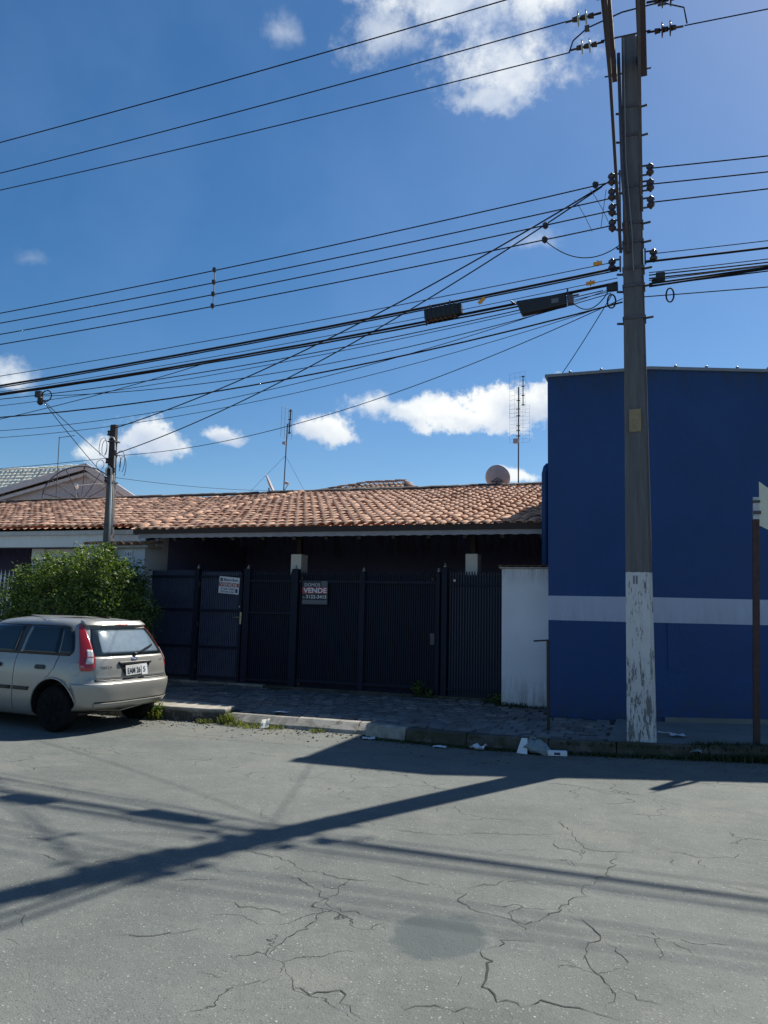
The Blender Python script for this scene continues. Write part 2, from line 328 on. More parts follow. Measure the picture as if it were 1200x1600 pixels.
def mat_carpaint():
    b = NB('champagne_car_paint'); src = b.tc.outputs['Object']
    c = b.mix(b.ramp(b.noise(3, 6, .65, src), .35, .7, 0, .25), (.35, .34, .31), (.30, .295, .27))
    # road dust low on the sills
    z = b.sep(src)[2]; c = b.mix(b.math('MULTIPLY', b.ramp(z, .5, .15), .35), c, (.24, .22, .19))
    b.L(c, b.b.inputs['Base Color']); b.b.inputs['Metallic'].default_value = .4
    b.L(b.ramp(b.noise(5, 5, .7, src), .3, .7, .36, .46), b.b.inputs['Roughness'])
    b.b.inputs['Coat Weight'].default_value = .6; b.b.inputs['Coat Roughness'].default_value = .12
    return b.m
MT['car'] = mat_carpaint()
def gl(name, col, rough, metal=0, spec=.5, coat=0):
    b = NB(name); src = b.tc.outputs['Object']
    c = b.mix(1.0, col, b.ramp(b.noise(6, 5, .7, src), .3, .7, .8, 1.15), 'MULTIPLY')
    b.L(c, b.b.inputs['Base Color']); b.L(b.ramp(b.noise(9, 4, .7, src), .3, .7, rough*.7, rough*1.3), b.b.inputs['Roughness'])
    b.b.inputs['Metallic'].default_value = metal; b.b.inputs['Specular IOR Level'].default_value = spec; b.b.inputs['Coat Weight'].default_value = coat
    return b.m
MT['car_glass'] = gl('dark_car_glass', (.008, .011, .014), .03, spec=.8)
MT['rear_glass'] = gl('rear_car_glass', (.17, .225, .26), .08, spec=1.0, coat=1)  # pale base colour stands in for reflected sky and sunlit interior
MT['rear_frit'] = gl('rear_glass_border', (.012, .018, .022), .08, spec=.9)
MT['trim'] = gl('black_trim', (.016, .017, .02), .45)
MT['redlamp'] = gl('red_lamp_lens', (.42, .015, .015), .12, spec=.7, coat=.8)
MT['clearlamp'] = gl('clear_lamp_lens', (.60, .58, .58), .15, spec=.7, coat=.8)
MT['tyre'] = gl('tyre_rubber', (.007, .007, .008), .9, spec=.2)
MT['rim'] = gl('dusty_wheel_cover', (.006, .007, .009), .85, spec=.1)
MT['plate'] = gl('plate_grey', (.62, .62, .60), .5)
MT['chrome'] = gl('badge_chrome', (.7, .72, .76), .15, metal=1)
MT['badge'] = gl('badge_blue', (.05, .08, .3), .2)

# ------------------------------------------------------------------ mesh builder
class MB:
    def __init__(s): s.v = []; s.f = []
    def add(s, vs, fs):
        o = len(s.v); s.v += [tuple(v) for v in vs]; s.f += [tuple(i+o for i in f) for f in fs]; return s
    def box(s, x0, x1, y0, y1, z0, z1):
        v = [(x0,y0,z0),(x1,y0,z0),(x1,y1,z0),(x0,y1,z0),(x0,y0,z1),(x1,y0,z1),(x1,y1,z1),(x0,y1,z1)]
        return s.add(v, [(0,3,2,1),(4,5,6,7),(0,1,5,4),(1,2,6,5),(2,3,7,6),(3,0,4,7)])
    def obox(s, c, X, Y, Z):
        """oriented box: centre and three half-axis vectors"""
        c, X, Y, Z = map(Vector, (c, X, Y, Z)); v = []
        for k in (-1, 1):
            for i, j in ((-1,-1),(1,-1),(1,1),(-1,1)): v.append(c+X*i+Y*j+Z*k)
        return s.add(v, [(0,3,2,1),(4,5,6,7),(0,1,5,4),(1,2,6,5),(2,3,7,6),(3,0,4,7)])
    def bar(s, a, b, w, h=None, up=(0,0,1)):
        a, b = Vector(a), Vector(b); h = h or w; d = b-a; z = d.normalized(); u = Vector(up)
        if abs(z.dot(u)) > .98: u = Vector((0,1,0))
        x = z.cross(u).normalized(); y = x.cross(z)
        return s.obox((a+b)/2, x*w/2, y*h/2, d/2)
    def tube(s, pts, r, n=6, caps=True):
        pts = [Vector(p) for p in pts]; rs = r if isinstance(r, (list, tuple)) else [r]*len(pts)
        o = len(s.v); m = len(pts); ref = None
        for i, p in enumerate(pts):
            t = (pts[min(i+1, m-1)]-pts[max(i-1, 0)]).normalized()
            if ref is None: ref = Vector((0,0,1)) if abs(t.z) < .9 else Vector((0,1,0))
            x = (ref - t*ref.dot(t)).normalized(); ref = x; y = t.cross(x)
            for k in range(n):
                a = 2*math.pi*k/n; q = p+(x*math.cos(a)+y*math.sin(a))*rs[i]; s.v.append(tuple(q))
        for i in range(m-1):
            for k in range(n):
                k2 = (k+1) % n; s.f.append((o+i*n+k, o+i*n+k2, o+(i+1)*n+k2, o+(i+1)*n+k))
        if caps: s.f.append(tuple(o+k for k in range(n))[::-1]); s.f.append(tuple(o+(m-1)*n+k for k in range(n)))
        return s
    def lathe(s, c, prof, n=20, axis='z'):
        c = Vector(c); o = len(s.v)
        for r, h in prof:
            for k in range(n):
                a = 2*math.pi*k/n; p = (r*math.cos(a), r*math.sin(a), h)
                if axis == 'y': p = (p[0], p[2], p[1])
                if axis == 'x': p = (p[2], p[0], p[1])
                s.v.append(tuple(c+Vector(p)))
        m = len(prof)
        for i in range(m-1):
            for k in range(n):
                k2 = (k+1) % n; s.f.append((o+i*n+k, o+i*n+k2, o+(i+1)*n+k2, o+(i+1)*n+k))
        s.f.append(tuple(o+k for k in range(n))[::-1]); s.f.append(tuple(o+(m-1)*n+k for k in range(n)))
        return s
    def prism(s, poly, z0, z1):
        """polygon in xy raised from z0 to z1"""
        n = len(poly); v = [(x, y, z0) for x, y in poly]+[(x, y, z1) for x, y in poly]
        return s.add(v, [tuple(range(n))[::-1], tuple(range(n, 2*n))]+[(i, (i+1) % n, n+(i+1) % n, n+i) for i in range(n)])
    def xf(s, m):
        s.v = [tuple(m @ Vector(v)) for v in s.v]; return s
    def mesh(s, name, mat, smooth=False):
        me = bpy.data.meshes.new(name); me.from_pydata(s.v, [], s.f)
        mats = mat if isinstance(mat, (list, tuple)) else [mat]
        for q in mats: me.materials.append(MT[q])
        if smooth: me.polygons.foreach_set('use_smooth', [True]*len(me.polygons))
        me.update(); return me
def link(name, me, parent=None, label=None, cat=None, group=None, kind=None, loc=None):
    o = bpy.data.objects.new(name, me); COL.objects.link(o)
    if parent: o.parent = parent
    if loc: o.location = loc
    tag(o, label, cat, group, kind); return o
def tag(o, label=None, cat=None, group=None, kind=None):
    if label: o['label'] = label
    if cat: o['category'] = cat
    if group: o['group'] = group
    if kind: o['kind'] = kind
def build(name, mb, mat, parent=None, smooth=False, bevel=0, **k):
    o = link(name, mb.mesh(name, mat, smooth), parent, **k)
    if bevel:
        m = o.modifiers.new('bevel', 'BEVEL'); m.width = bevel; m.segments = 2; m.limit_method = 'ANGLE'
    return o
def empty(name, label, cat, loc=(0,0,0), group=None):
    o = bpy.data.objects.new(name, None); COL.objects.link(o); o.location = loc; o.empty_display_size = .2; tag(o, label, cat, group); return o
# children are written in world coordinates: put the thing's Empty at the origin of those coordinates
def thing(name, label, cat, base, group=None):
    o = empty(name, label, cat, base, group); return o
def part(name, mb, mat, parent, **k):
    """part given in world coordinates under a thing standing at parent.location"""
    p = parent; off = Vector((0,0,0))
    while p: off += p.location; p = p.parent
    mb.v = [(a-off.x, b-off.y, c-off.z) for a, b, c in mb.v]
    return build(name, mb, mat, parent, **k)
def inst(name, me, parent, mw):
    o = bpy.data.objects.new(name, me); COL.objects.link(o); o.parent = parent
    p = parent; off = Vector((0,0,0))
    while p: off += p.location; p = p.parent
    o.matrix_basis = Matrix.Translation(-off) @ mw; return o
def text(name, body, mat, parent, origin, w, h, X=(1,0,0), Z=(0,0,1), depth=.001, bold=.0):
    """flat lettering filling the box (w x h) whose lower-left corner is origin (world)"""
    cu = bpy.data.curves.new(name, 'FONT'); cu.body = body; cu.size = 1; cu.extrude = 0; cu.offset = bold; cu.resolution_u = 3
    t = bpy.data.objects.new(name, cu); COL.objects.link(t)
    dg = bpy.context.evaluated_depsgraph_get(); dg.update(); me = bpy.data.meshes.new_from_object(t.evaluated_get(dg))
    bpy.data.objects.remove(t); bpy.data.curves.remove(cu)
    co = np.array([v.co[:] for v in me.vertices]); lo, hi = co.min(0), co.max(0)
    X, Z, O = Vector(X), Vector(Z), Vector(origin)
    p = parent; off = Vector((0,0,0))
    while p: off += p.location; p = p.parent
    for v in me.vertices:
        v.co = O + X*((v.co.x-lo[0])/(hi[0]-lo[0])*w) + Z*((v.co.y-lo[1])/(hi[1]-lo[1])*h) - off
    me.materials.clear(); me.materials.append(MT[mat]); me.name = name
    return link(name, me, parent)

# ================================================================== ROAD AND PAVEMENT
kerb_line = [(-60, 9.62), (-20, 9.62), (-12, 9.62), (-9, 9.62), (-7.3, 9.62), (-5.72, 9.64), (-3.6, 9.66), (-3.56, 9.47), (-2.8, 9.38), (-2.0, 9.36), (-1.1, 9.45), (-.25, 9.64), (.43, 9.82), (1.1, 10.0), (2.2, 10.4), (3.5, 11.0), (5.5, 12.0), (8, 13.4), (12, 16.5), (30, 34), (60, 64)]
mb = MB(); g = 400
mb.add([(-g, -g, -.30), (g, -g, -.30), (g, g, -.30), (-g, g, -.30)], [(0, 1, 2, 3)])
build('ground', mb, 'dirt', kind='structure')
mb = MB(); xs = list(np.linspace(-90, 60, 151)); ys = list(np.linspace(-40, 66, 107)); v = []; f = []
def rz(x, y):
    z = .03*math.sin(x*.35+1)*math.sin(y*.4) * .35 - .006*max(0, y-8.6)
    if abs(x) < 14 and 1 < y < 10: z += .004*math.sin(x*2.1)*math.cos(y*1.7)
    return z*.4
for y in ys:
    for x in xs: v.append((x, y, rz(x, y)))
nx = len(xs)
for j in range(len(ys)-1):
    for i in range(nx-1): f.append((j*nx+i, j*nx+i+1, (j+1)*nx+i+1, (j+1)*nx+i))
mb.add(v, f)
road = build('road', mb, 'road', kind='structure', smooth=True)
def rzg(x, y):
    ax, ay = (xs[1]-xs[0]), (ys[1]-ys[0]); i, j = (x-xs[0])/ax, (y-ys[0])/ay; i0, j0 = int(i), int(j); u, w_ = i-i0, j-j0
    q = lambda a, b: rz(xs[i0+a], ys[j0+b])
    return max(q(0,0)*(1-u)*(1-w_)+q(1,0)*u*(1-w_)+q(0,1)*(1-u)*w_+q(1,1)*u*w_, q(0,0)*(1-max(u, w_))+q(1,1)*min(u, w_)+(q(1,0)*(u-w_) if u > w_ else q(0,1)*(w_-u)))
# cracks one can follow, sunk dark lines lying on the surface
def ribbon(mb, pts, w):
    P = []; rnd = random.Random(len(mb.v)+3)
    for (x0, y0), (x1, y1) in zip(pts[:-1], pts[1:]):
        L = math.hypot(x1-x0, y1-y0); n = max(2, int(L/.035))
        for i in range(n):
            t = i/n; j = .009 if i % 3 else .020
            P.append((x0+(x1-x0)*t+rnd.gauss(0, j), y0+(y1-y0)*t+rnd.gauss(0, j)))
    P.append(pts[-1]); v = []; f = []
    for i, (x, y) in enumerate(P):
        a = P[max(0, i-1)]; b = P[min(len(P)-1, i+1)]; dx, dy = b[0]-a[0], b[1]-a[1]; L = math.hypot(dx, dy) or 1
        e = min(1, i/4, (len(P)-1-i)/4)+.05; ww = max(w, .009)*.52*(.65+.5*rnd.random()+.25*math.sin(i*.33))*e/2
        if rnd.random() < .05: ww *= .2
        v += [(x-dy/L*ww, y+dx/L*ww, rzg(x, y)+.003), (x+dy/L*ww, y-dx/L*ww, rzg(x, y)+.003)]
    for i in range(len(P)-1): f.append((2*i, 2*i+1, 2*i+3, 2*i+2))
    mb.add(v, f)
CRACKS = [
 (0.016, [(-0.844, 3.879), (-0.784, 3.74), (-0.771, 3.643), (-0.729, 3.548), (-0.672, 3.437), (-0.561, 3.445), (-0.461, 3.48), (-0.358, 3.48), (-0.257, 3.48), (-0.169, 3.442)]),
 (0.008, [(-0.844, 3.879), (-0.784, 3.923), (-0.751, 4.035), (-0.619, 4.091)]),
 (0.008, [(-0.672, 3.366), (-0.559, 3.318)]),
 (0.008, [(-1.051, 3.225), (-1.001, 3.218), (-0.938, 3.279), (-0.819, 3.287), (-0.692, 3.336)]),
 (0.006, [(-1.001, 3.218), (-0.983, 3.171)]),
 (0.009, [(-1.178, 4.618), (-1.064, 4.425), (-0.949, 4.35), (-0.818, 4.301), (-0.68, 4.278), (-0.575, 4.484), (-0.498, 4.719), (-0.456, 4.929), (-0.439, 5.053), (-0.357, 5.212), (-0.326, 5.525), (-0.324, 5.747)]),
 (0.007, [(-1.619, 4.695), (-1.398, 4.639), (-1.178, 4.618)]),
 (0.006, [(-1.121, 4.66), (-0.987, 4.787), (-0.82, 4.919), (-0.651, 4.932), (-0.479, 4.977)]),
 (0.008, [(-0.79, 6.471), (-0.668, 6.137), (-0.584, 5.87), (-0.495, 5.725), (-0.328, 5.745), (-0.144, 5.85)]),
 (0.006, [(-0.752, 5.879), (-0.692, 5.661), (-0.565, 5.679), (-0.512, 5.718), (-0.53, 5.457)]),
 (0.006, [(-1.955, 5.648), (-1.709, 5.65), (-1.478, 5.683), (-1.273, 5.82), (-1.006, 5.895), (-0.659, 6.051)]),
 (0.009, [(-0.524, 4.482), (-0.383, 4.381), (-0.294, 4.247), (-0.361, 4.119), (-0.37, 3.965), (-0.31, 3.85), (-0.249, 3.761), (-0.21, 3.641), (-0.241, 3.514)]),
 (0.006, [(-0.294, 4.247), (-0.194, 4.038), (-0.177, 3.974)]),
 (0.005, [(-0.519, 3.922), (-0.374, 3.928)]),
 (0.006, [(-0.214, 3.729), (-0.076, 3.666), (-0.013, 3.649)]),
 (0.006, [(-0.125, 5.952), (0.222, 5.875), (0.425, 5.95), (0.536, 6.089)]),
 (0.006, [(0.222, 5.875), (0.229, 5.597)]),
 (0.005, [(0.02, 5.823), (0.047, 5.585)]),
 (0.007, [(-1.14, 7.753), (-0.904, 7.79), (-0.724, 7.757), (-0.48, 7.561), (-0.139, 7.655)]),
 (0.006, [(0.22, 8.404), (0.598, 8.477), (0.906, 8.473)]),
 (0.008, [(0.161, 3.706), (0.205, 3.628)]),
 (0.007, [(0.61, 7.35), (0.719, 7.355)]),
 (0.005, [(-0.039, 4.354), (0.149, 4.236)]),
 (0.006, [(-0.881, 3.615), (-0.852, 3.529), (-0.862, 3.456)]),
 (0.005, [(0.322, 5.323), (0.539, 5.244)]),
 (0.007, [(-2.217, 4.466), (-2.062, 4.411), (-1.892, 4.311), (-1.788, 4.167), (-1.735, 4.089), (-1.583, 4.08), (-1.405, 4.039)]),
 (0.008, [(-1.735, 4.089), (-1.71, 3.887), (-1.717, 3.732), (-1.762, 3.612), (-1.722, 3.404)]),
 (0.01, [(-1.545, 3.307), (-1.494, 3.233), (-1.421, 3.173), (-1.295, 3.27), (-1.241, 3.19), (-1.185, 3.102), (-1.114, 3.058)]),
 (0.006, [(-1.763, 3.108), (-1.662, 3.174), (-1.584, 3.275)]),
 (0.006, [(-1.981, 3.176), (-1.808, 3.183)]),
 (0.006, [(-2.666, 4.786), (-2.357, 4.739), (-2.082, 4.588), (-1.846, 4.534), (-1.616, 4.574)]),
 (0.006, [(-2.295, 3.95), (-2.145, 3.914), (-1.973, 3.915), (-1.876, 3.909), (-1.827, 4.001)]),
 (0.005, [(-3.23, 3.427), (-3.088, 3.326), (-3.013, 3.25)]),
 (0.006, [(-4.19, 4.382), (-4.055, 4.442), (-3.887, 4.437)]),
 (0.007, [(-3.858, 4.22), (-3.663, 4.163), (-3.542, 4.08)]),
 (0.006, [(-3.511, 4.161), (-3.383, 4.184), (-3.248, 4.382)]),
 (0.005, [(-2.555, 3.36), (-2.409, 3.388), (-2.289, 3.451), (-2.152, 3.592)]),
 (0.007, [(-4.404, 7.883), (-4.095, 7.826), (-3.72, 7.849)]),
 (0.005, [(-3.909, 5.146), (-3.638, 4.979)]),
 (0.005, [(-2.772, 4.163), (-2.68, 4.143), (-2.464, 4.248)]),
 (0.006, [(-2.303, 5.882), (-2.027, 5.709)]),
 (0.012, [(-5.871, 8.515), (-5.459, 8.483), (-4.905, 8.456), (-4.516, 8.505), (-4.135, 8.553), (-3.824, 8.524), (-3.615, 8.491)]),
 (0.012, [(-3.095, 8.445), (-2.846, 8.494), (-2.538, 8.515), (-2.059, 8.426)])]
mb = MB()
for w, pts in CRACKS: ribbon(mb, pts, w)
if CRACKS: build('crack', mb, 'crack', road, kind='stuff')
# pavement body
top = .105; kl = [(x, y+.13) for x, y in kerb_line]
mb = MB(); v = []; f = []
for x, y in kl: v += [(x, y, -.1), (x, y, top), (x, 70 if x < 20 else y+40, top)]
for i in range(len(kl)-1): f += [(3*i, 3*i+3, 3*i+4, 3*i+1), (3*i+1, 3*i+4, 3*i+5, 3*i+2)]
mb.add(v, f); pave = build('pavement', mb, 'pave_bed', kind='structure')
def kerb_y(x):
    for (a, b), (c, d) in zip(kerb_line[:-1], kerb_line[1:]):
        if a <= x <= c: return b+(d-b)*(x-a)/(c-a)
    return kerb_line[-1][1]
# smooth concrete at the corner
mb = MB(); v = []; f = []; xx = [-.62, -.2, .3, .8, 1.4, 2.2, 3.5, 5.5, 8]
for x in xx: v += [(x, kerb_y(x)+.15, .128), (x, 11.85 if x < -.07 else 11.84+.36*(x+.07), .135)]
for i in range(len(xx)-1): f.append((2*i, 2*i+2, 2*i+3, 2*i+1))
mb.add(v, f); build('concrete_slab', mb, 'concrete', pave)
# kerb stones
kerb = link('kerb', None, kind='structure')
rnd = random.Random(5)
def kerb_stones(x0, x1, ztop, mat, dy=0, wid=.15, ramp=0):
    x = x0
    while x < x1-.05:
        L = min(x1-x, .75+rnd.random()*.3); a, b = x+.006, x+L-.006; ya, yb = kerb_y(a)+dy, kerb_y(b)+dy; h = ztop+rnd.gauss(0, .006); k = [rnd.gauss(0, .006) for _ in range(8)]
        m = MB().add([(a, ya-.03+k[0], -.05), (b, yb-.03+k[1], -.05), (b, yb+wid, -.05), (a, ya+wid, -.05),
                      (a, ya+k[2], h-.02-ramp), (b, yb+k[3], h-.02-ramp), (b, yb+wid, h-.004+k[6]), (a, ya+wid, h-.004+k[7]),
                      (a+.01, ya+.02+ramp*1.6+k[2], h+k[4]), (b-.01, yb+.02+ramp*1.6+k[3], h+k[5])],
                     [(0,1,5,4), (1,2,6,9,5), (2,3,7,6), (3,0,4,8,7), (4,5,9,8), (8,9,6,7)])
        build('kerb_stone', m, mat, kerb); x += L
kerb_stones(-16, -7.35, .15, 'kerb')
kerb_stones(-5.7, -3.62, .135, 'kerb', 0, .22, .07)
kerb_stones(-3.55, -3.0, .17, 'kerb', 0, .2)
kerb_stones(-3.0, 1.6, .155, 'kerb_moss')
kerb_stones(1.6, 7, .15, 'kerb')
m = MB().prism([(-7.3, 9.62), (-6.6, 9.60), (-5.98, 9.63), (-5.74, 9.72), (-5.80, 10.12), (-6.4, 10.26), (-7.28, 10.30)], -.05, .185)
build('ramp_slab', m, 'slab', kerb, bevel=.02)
# pavers: rows running along the street
def paver_mesh(k):
    r = random.Random(k); w, l = .088+r.random()*.01, .118+r.random()*.012
    pts = []
    for i, (sx, sy) in enumerate(((-1,-1), (0,-1.06), (1,-1), (1.05,0), (1,1), (0,1.05), (-1,1), (-1.04,0))): pts.append((sx*w*(1+r.gauss(0,.04)), sy*l*(1+r.gauss(0,.04))))
    v = [(x, y, -.02) for x, y in pts]+[(x*.99, y*.99, .010) for x, y in pts]+[(x*.84, y*.86, .024+r.gauss(0,.002)) for x, y in pts]
    f = []
    for a in (0, 8): f += [(a+i, a+(i+1) % 8, a+8+(i+1) % 8, a+8+i) for i in range(8)]
    f.append(tuple(range(16, 24))); m = MB().add(v, f); return m
pv = [paver_mesh(k) for k in range(6)]; pvm = [m.mesh('paver', 'paver') for m in pv]
slots = []
j = 0; y = 9.93
while y < 13.1:
    x = -12.0+(j % 2)*.10
    while x < -.62:
        yk = kerb_y(x)+.17+.12
        if y > yk and not (x < -5.7 and y < 10.42 and x > -7.4) and not (x > -2.5 and y > 12.65) and not (x > -1.62 and y > 11.7):
            slots.append((x+rnd.gauss(0,.008), y+rnd.gauss(0,.008)+.03*math.sin(x*1.7+j)))
        x += .197
    y += .255; j += 1
def viskey(s):  # nearest first among those not behind the parked car and shrub
    x, y = s; return math.hypot(x, y)+(6 if x < -7.0 else 0)
slots.sort(key=viskey); rest = MB()
for i, (x, y) in enumerate(slots):
    z = .105+.012*math.sin(x*1.3)*math.sin(y*2)+rnd.gauss(0, .003)
    mw = Matrix.Translation((x, y, z)) @ Matrix.Rotation(rnd.gauss(0, .06), 4, 'Z') @ Matrix.Rotation(rnd.gauss(-.02, .055), 4, 'X') @ Matrix.Rotation(rnd.gauss(0, .045), 4, 'Y')
    if i < 300: inst('paver', pvm[i % 6], pave, mw)
    else:
        q = pv[i % 6]; rest.add([tuple(mw @ Vector(v)) for v in q.v], q.f)
build('paver', rest, 'paver', pave, kind='stuff')

# ================================================================== TILED ROOFS
def tile_mb(L=.47, w0=.082, w1=.068, h=.046, n=5, th=.012):
    v = []; f = []
    for (s, w, hh) in ((0, w0, h), (L, w1, h*.82)):
        for rr in (0, th):
            for i in range(n+1):
                a = math.pi*i/n; v.append((-(w-rr)*math.cos(a), s, (hh-rr)*math.sin(a)))
    k = n+1
    for i in range(n):
        f.append((i, i+1, 2*k+i+1, 2*k+i)); f.append((k+i+1, k+i, i, i+1)[::-1])
    for i in range(n): f.append((k+i, k+i+1, 3*k+i+1, 3*k+i)[::-1])
    return MB().add(v, f)
TILE = tile_mb()
def roof_plane(parent, x0, x1, ye, ze, yr, zr, mat, pan, limit, pitch=.19, row=.405, lo=lambda x: 0.0, clip=None, seed=1, under=.03):
    """barrel tiles in columns running up from the eave (ye,ze) to the ridge (yr,zr)"""
    r = random.Random(seed); dy, dz = yr-ye, zr-ze; SL = math.hypot(dy, dz); a = math.atan2(dz, dy)
    nc = int((x1-x0)/pitch); nr = int(SL/row)+1; sl = []
    for c in range(nc):
        x = x0+(c+.5)*pitch
        for k in range(nr):
            s = k*row-.04
            if s > SL-.2: continue
            if clip and not clip(x, ye+s*math.cos(a)): continue
            sl.append((x, s))
    sl.sort(key=lambda q: math.hypot(q[0], ye+q[1]*math.cos(a))+ (0 if -20 < q[0] else 50))
    me = TILE.mesh('tile', mat, True); rest = MB()
    for i, (x, s) in enumerate(sl):
        up = .022+r.gauss(0, .004)+.016*math.sin(x*.9+s*.6)+.010*math.sin(x*2.3-s)
        mw = (Matrix.Translation((x+r.gauss(0, .005), ye+s*math.cos(a), ze+s*math.sin(a)+up)) @ Matrix.Rotation(a-.045+r.gauss(0, .012), 4, 'X') @ Matrix.Rotation(r.gauss(0, .025), 4, 'Z'))
        if i < limit: inst('tile', me, parent, mw)
        else: rest.add([tuple(mw @ Vector(v)) for v in TILE.v], TILE.f)
    p = parent; off = Vector((0,0,0))
    if rest.v: part('tile', rest, mat, parent, kind='stuff', smooth=True)
    # channel tiles between the covers: one bent sheet per column pitch, stepped by row
    ch = MB(); n = 4
    for c in range(nc+1):
        xc = x0+c*pitch
        for k in range(nr):
            s0, s1 = k*row, min(SL, (k+1)*row+.03)
            if s0 > SL-.05: continue
            if clip and not clip(xc, ye+s0*math.cos(a)): continue
            v = []
            for s, lift in ((s0, .012), (s1, 0)):
                for i in range(n+1):
                    t = i/n*2-1; v.append((xc+t*pitch*.5, ye+s*math.cos(a), ze+s*math.sin(a)+lift-.035+.045*t*t))
            ch.add(v, [(i, i+1, n+1+i+1, n+1+i) for i in range(n)])
    part('channel_tile', ch, pan, parent, kind='stuff', smooth=True)
def ridge_row(parent, a, b, mat, step=.36, seed=2, name='ridge_tile', w=.10):
    r = random.Random(seed); a, b = Vector(a), Vector(b); d = b-a; L = d.length; n = int(L/step)
    base = tile_mb(.42, w, w*.86, .085 if w > .08 else .045, 5, .014); me = base.mesh(name, mat, True); z = d.normalized(); x = z.cross(Vector((0,0,1))).normalized(); u = x.cross(z)
    rot = Matrix((( x.x, z.x, u.x, 0), (x.y, z.y, u.y, 0), (x.z, z.z, u.z, 0), (0,0,0,1)))
    for i in range(n):
        p = a+d*(i/n); inst(name, me, parent, Matrix.Translation(p+Vector((0, 0, r.gauss(0, .006)))) @ rot @ Matrix.Rotation(r.gauss(0, .02), 4, 'X'))

ZE, ZR, YE, YR = 3.02, 4.80, 12.31, 19.6
house = thing('tiled_house', 'long low house with terracotta barrel tile roof and deep shaded veranda behind dark gates', 'house', (-5.5, 16, 0))
roof = thing('roof', None, None, (0, 0, 0)); roof.parent = house; roof.location = (0, 0, 0)
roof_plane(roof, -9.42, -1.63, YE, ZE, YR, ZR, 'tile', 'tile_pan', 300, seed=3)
ridge_row(roof, (-1.6, YR, ZR+.03), (-10.1, YR, ZR+.03), 'ridge', seed=4)
ridge_row(roof, (-9.40, YE+.02, ZE+.05), (-9.40, YR-.1, ZR+.05), 'tile', seed=6, name='verge_tile', w=.07)
# back slope, boards and eave
bk = MB().add([(-9.5, YR, ZR-.03), (-1.6, YR, ZR-.03), (-1.6, 26, 3.0), (-9.5, 26, 3.0)], [(0, 1, 2, 3)]); part('back_slope', bk, 'tile_old', roof)
sheath = MB(); sheath.add([(-9.46, YE+.05, ZE-.07), (-1.62, YE+.05, ZE-.07), (-1.62, YR, ZR-.09), (-9.46, YR, ZR-.09),
                           (-9.46, YE+.05, ZE-.10), (-1.62, YE+.05, ZE-.10), (-1.62, YR, ZR-.12), (-9.46, YR, ZR-.12)], [(0,1,2,3), (7,6,5,4), (0,4,5,1), (1,5,6,2), (3,2,6,7), (0,3,7,4)])
part('soffit', sheath, 'wood_dark', roof)
fb_ = MB().box(-9.46, -1.62, YE+.0, YE+.03, ZE-.085, ZE+.01); part('gutter_board', fb_, 'wood_dark', roof)
# scalloped lambrequin board under the eave
sc = MB(); n = 156; x0, x1 = -9.36, -1.62; v = []; f = []
for i in range(n+1):
    x = x0+(x1-x0)*i/n; zb = ZE-.172+.012*abs(math.sin(math.pi*(x-x0)/.20))
    for yy in (YE+.035, YE+.055): v += [(x, yy, ZE-.085), (x, yy, zb)]
for i in range(n):
    o = 4*i; f += [(o, o+1, o+5, o+4), (o+2, o+6, o+7, o+3), (o+1, o+3, o+7, o+5)]
sc.add(v, f); part('lambrequin_board', sc, 'wood_white', roof)
for x in np.arange(-9.2, -1.7, .62):
    part('rafter', MB().bar((x, YE+.08, ZE-.17), (x, 17.0, ZE-.17+(17-YE)*.244), .06, .10), 'wood_dark', roof)
part('eave_beam', MB().box(-9.3, -1.62, 13.79, 13.91, ZE+.10, ZE+.22), 'wood_dark', roof)
# walls
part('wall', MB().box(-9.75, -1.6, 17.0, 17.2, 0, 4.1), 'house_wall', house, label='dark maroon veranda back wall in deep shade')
part('window', MB().box(-6.0, -4.3, 16.93, 16.99, 1.0, 2.3), 'dark_inside', house)
part('door', MB().box(-3.2, -2.2, 16.93, 16.99, .13, 2.35), 'wood_dark', house)
part('floor', MB().box(-9.7, -1.6, 13.35, 17.0, .10, .16), 'concrete', house)
part('side_wall', MB().add([(-1.66, 13.3, 0), (-1.61, 13.3, 0), (-1.61, 26, 0), (-1.66, 26, 0), (-1.66, 13.3, 3.15), (-1.61, 13.3, 3.15), (-1.61, YR, ZR-.13), (-1.66, YR, ZR-.13), (-1.61, 26, 2.9), (-1.66, 26, 2.9)],
     [(0,1,5,4), (0,4,7,9,3), (1,2,8,6,5), (4,5,6,7), (7,6,8,9)]), 'house_wall', house)
for xa in (-6.79, -3.30):
    c = part('veranda_column', MB().box(xa, xa+.224, 13.7, 14.0, .13, 2.645), 'col_white', house, bevel=.01)
    part('wooden_post', MB().box(xa+.07, xa+.16, 13.8, 13.9, 2.645, ZE+.10), 'wood_dark', house)

# side wall between the two houses, with little tiled cap and the service pole
sw = thing('boundary_wall', 'pale plastered wall dividing the two houses under the small tiled cap', 'wall', (-9.9, 15, 0))
part('wall', MB().box(-9.98, -9.66, 13.17, 13.75, 0, 3.05), 'side_wall', sw)
part('wall', MB().box(-9.98, -9.66, 13.75, 17.0, 0, 3.05), 'house_wall', sw, label='inner length of the wall with eave shade put into its colour')  # same wall, darker colour here stands in for shade under the eave
part('front_wall', MB().box(-10.95, -9.66, 12.98, 13.16, 0, 2.72), 'side_wall', sw)
part('cap_slab', MB().box(-11.05, -9.5, 12.84, 13.3, 2.72, 2.76), 'mortar', sw)
ct = tile_mb(.5, .10, .08, .07); cme = ct.mesh('cap_tile', 'tile_old', True)
for i, x in enumerate(np.arange(-10.95, -9.5, .2)):
    inst('cap_tile', cme, sw, Matrix.Translation((x, 12.80, 2.775+.01*math.sin(i*2.2))) @ Matrix.Rotation(.12, 4, 'X') @ Matrix.Rotation(.05*math.sin(i*5), 4, 'Z'))

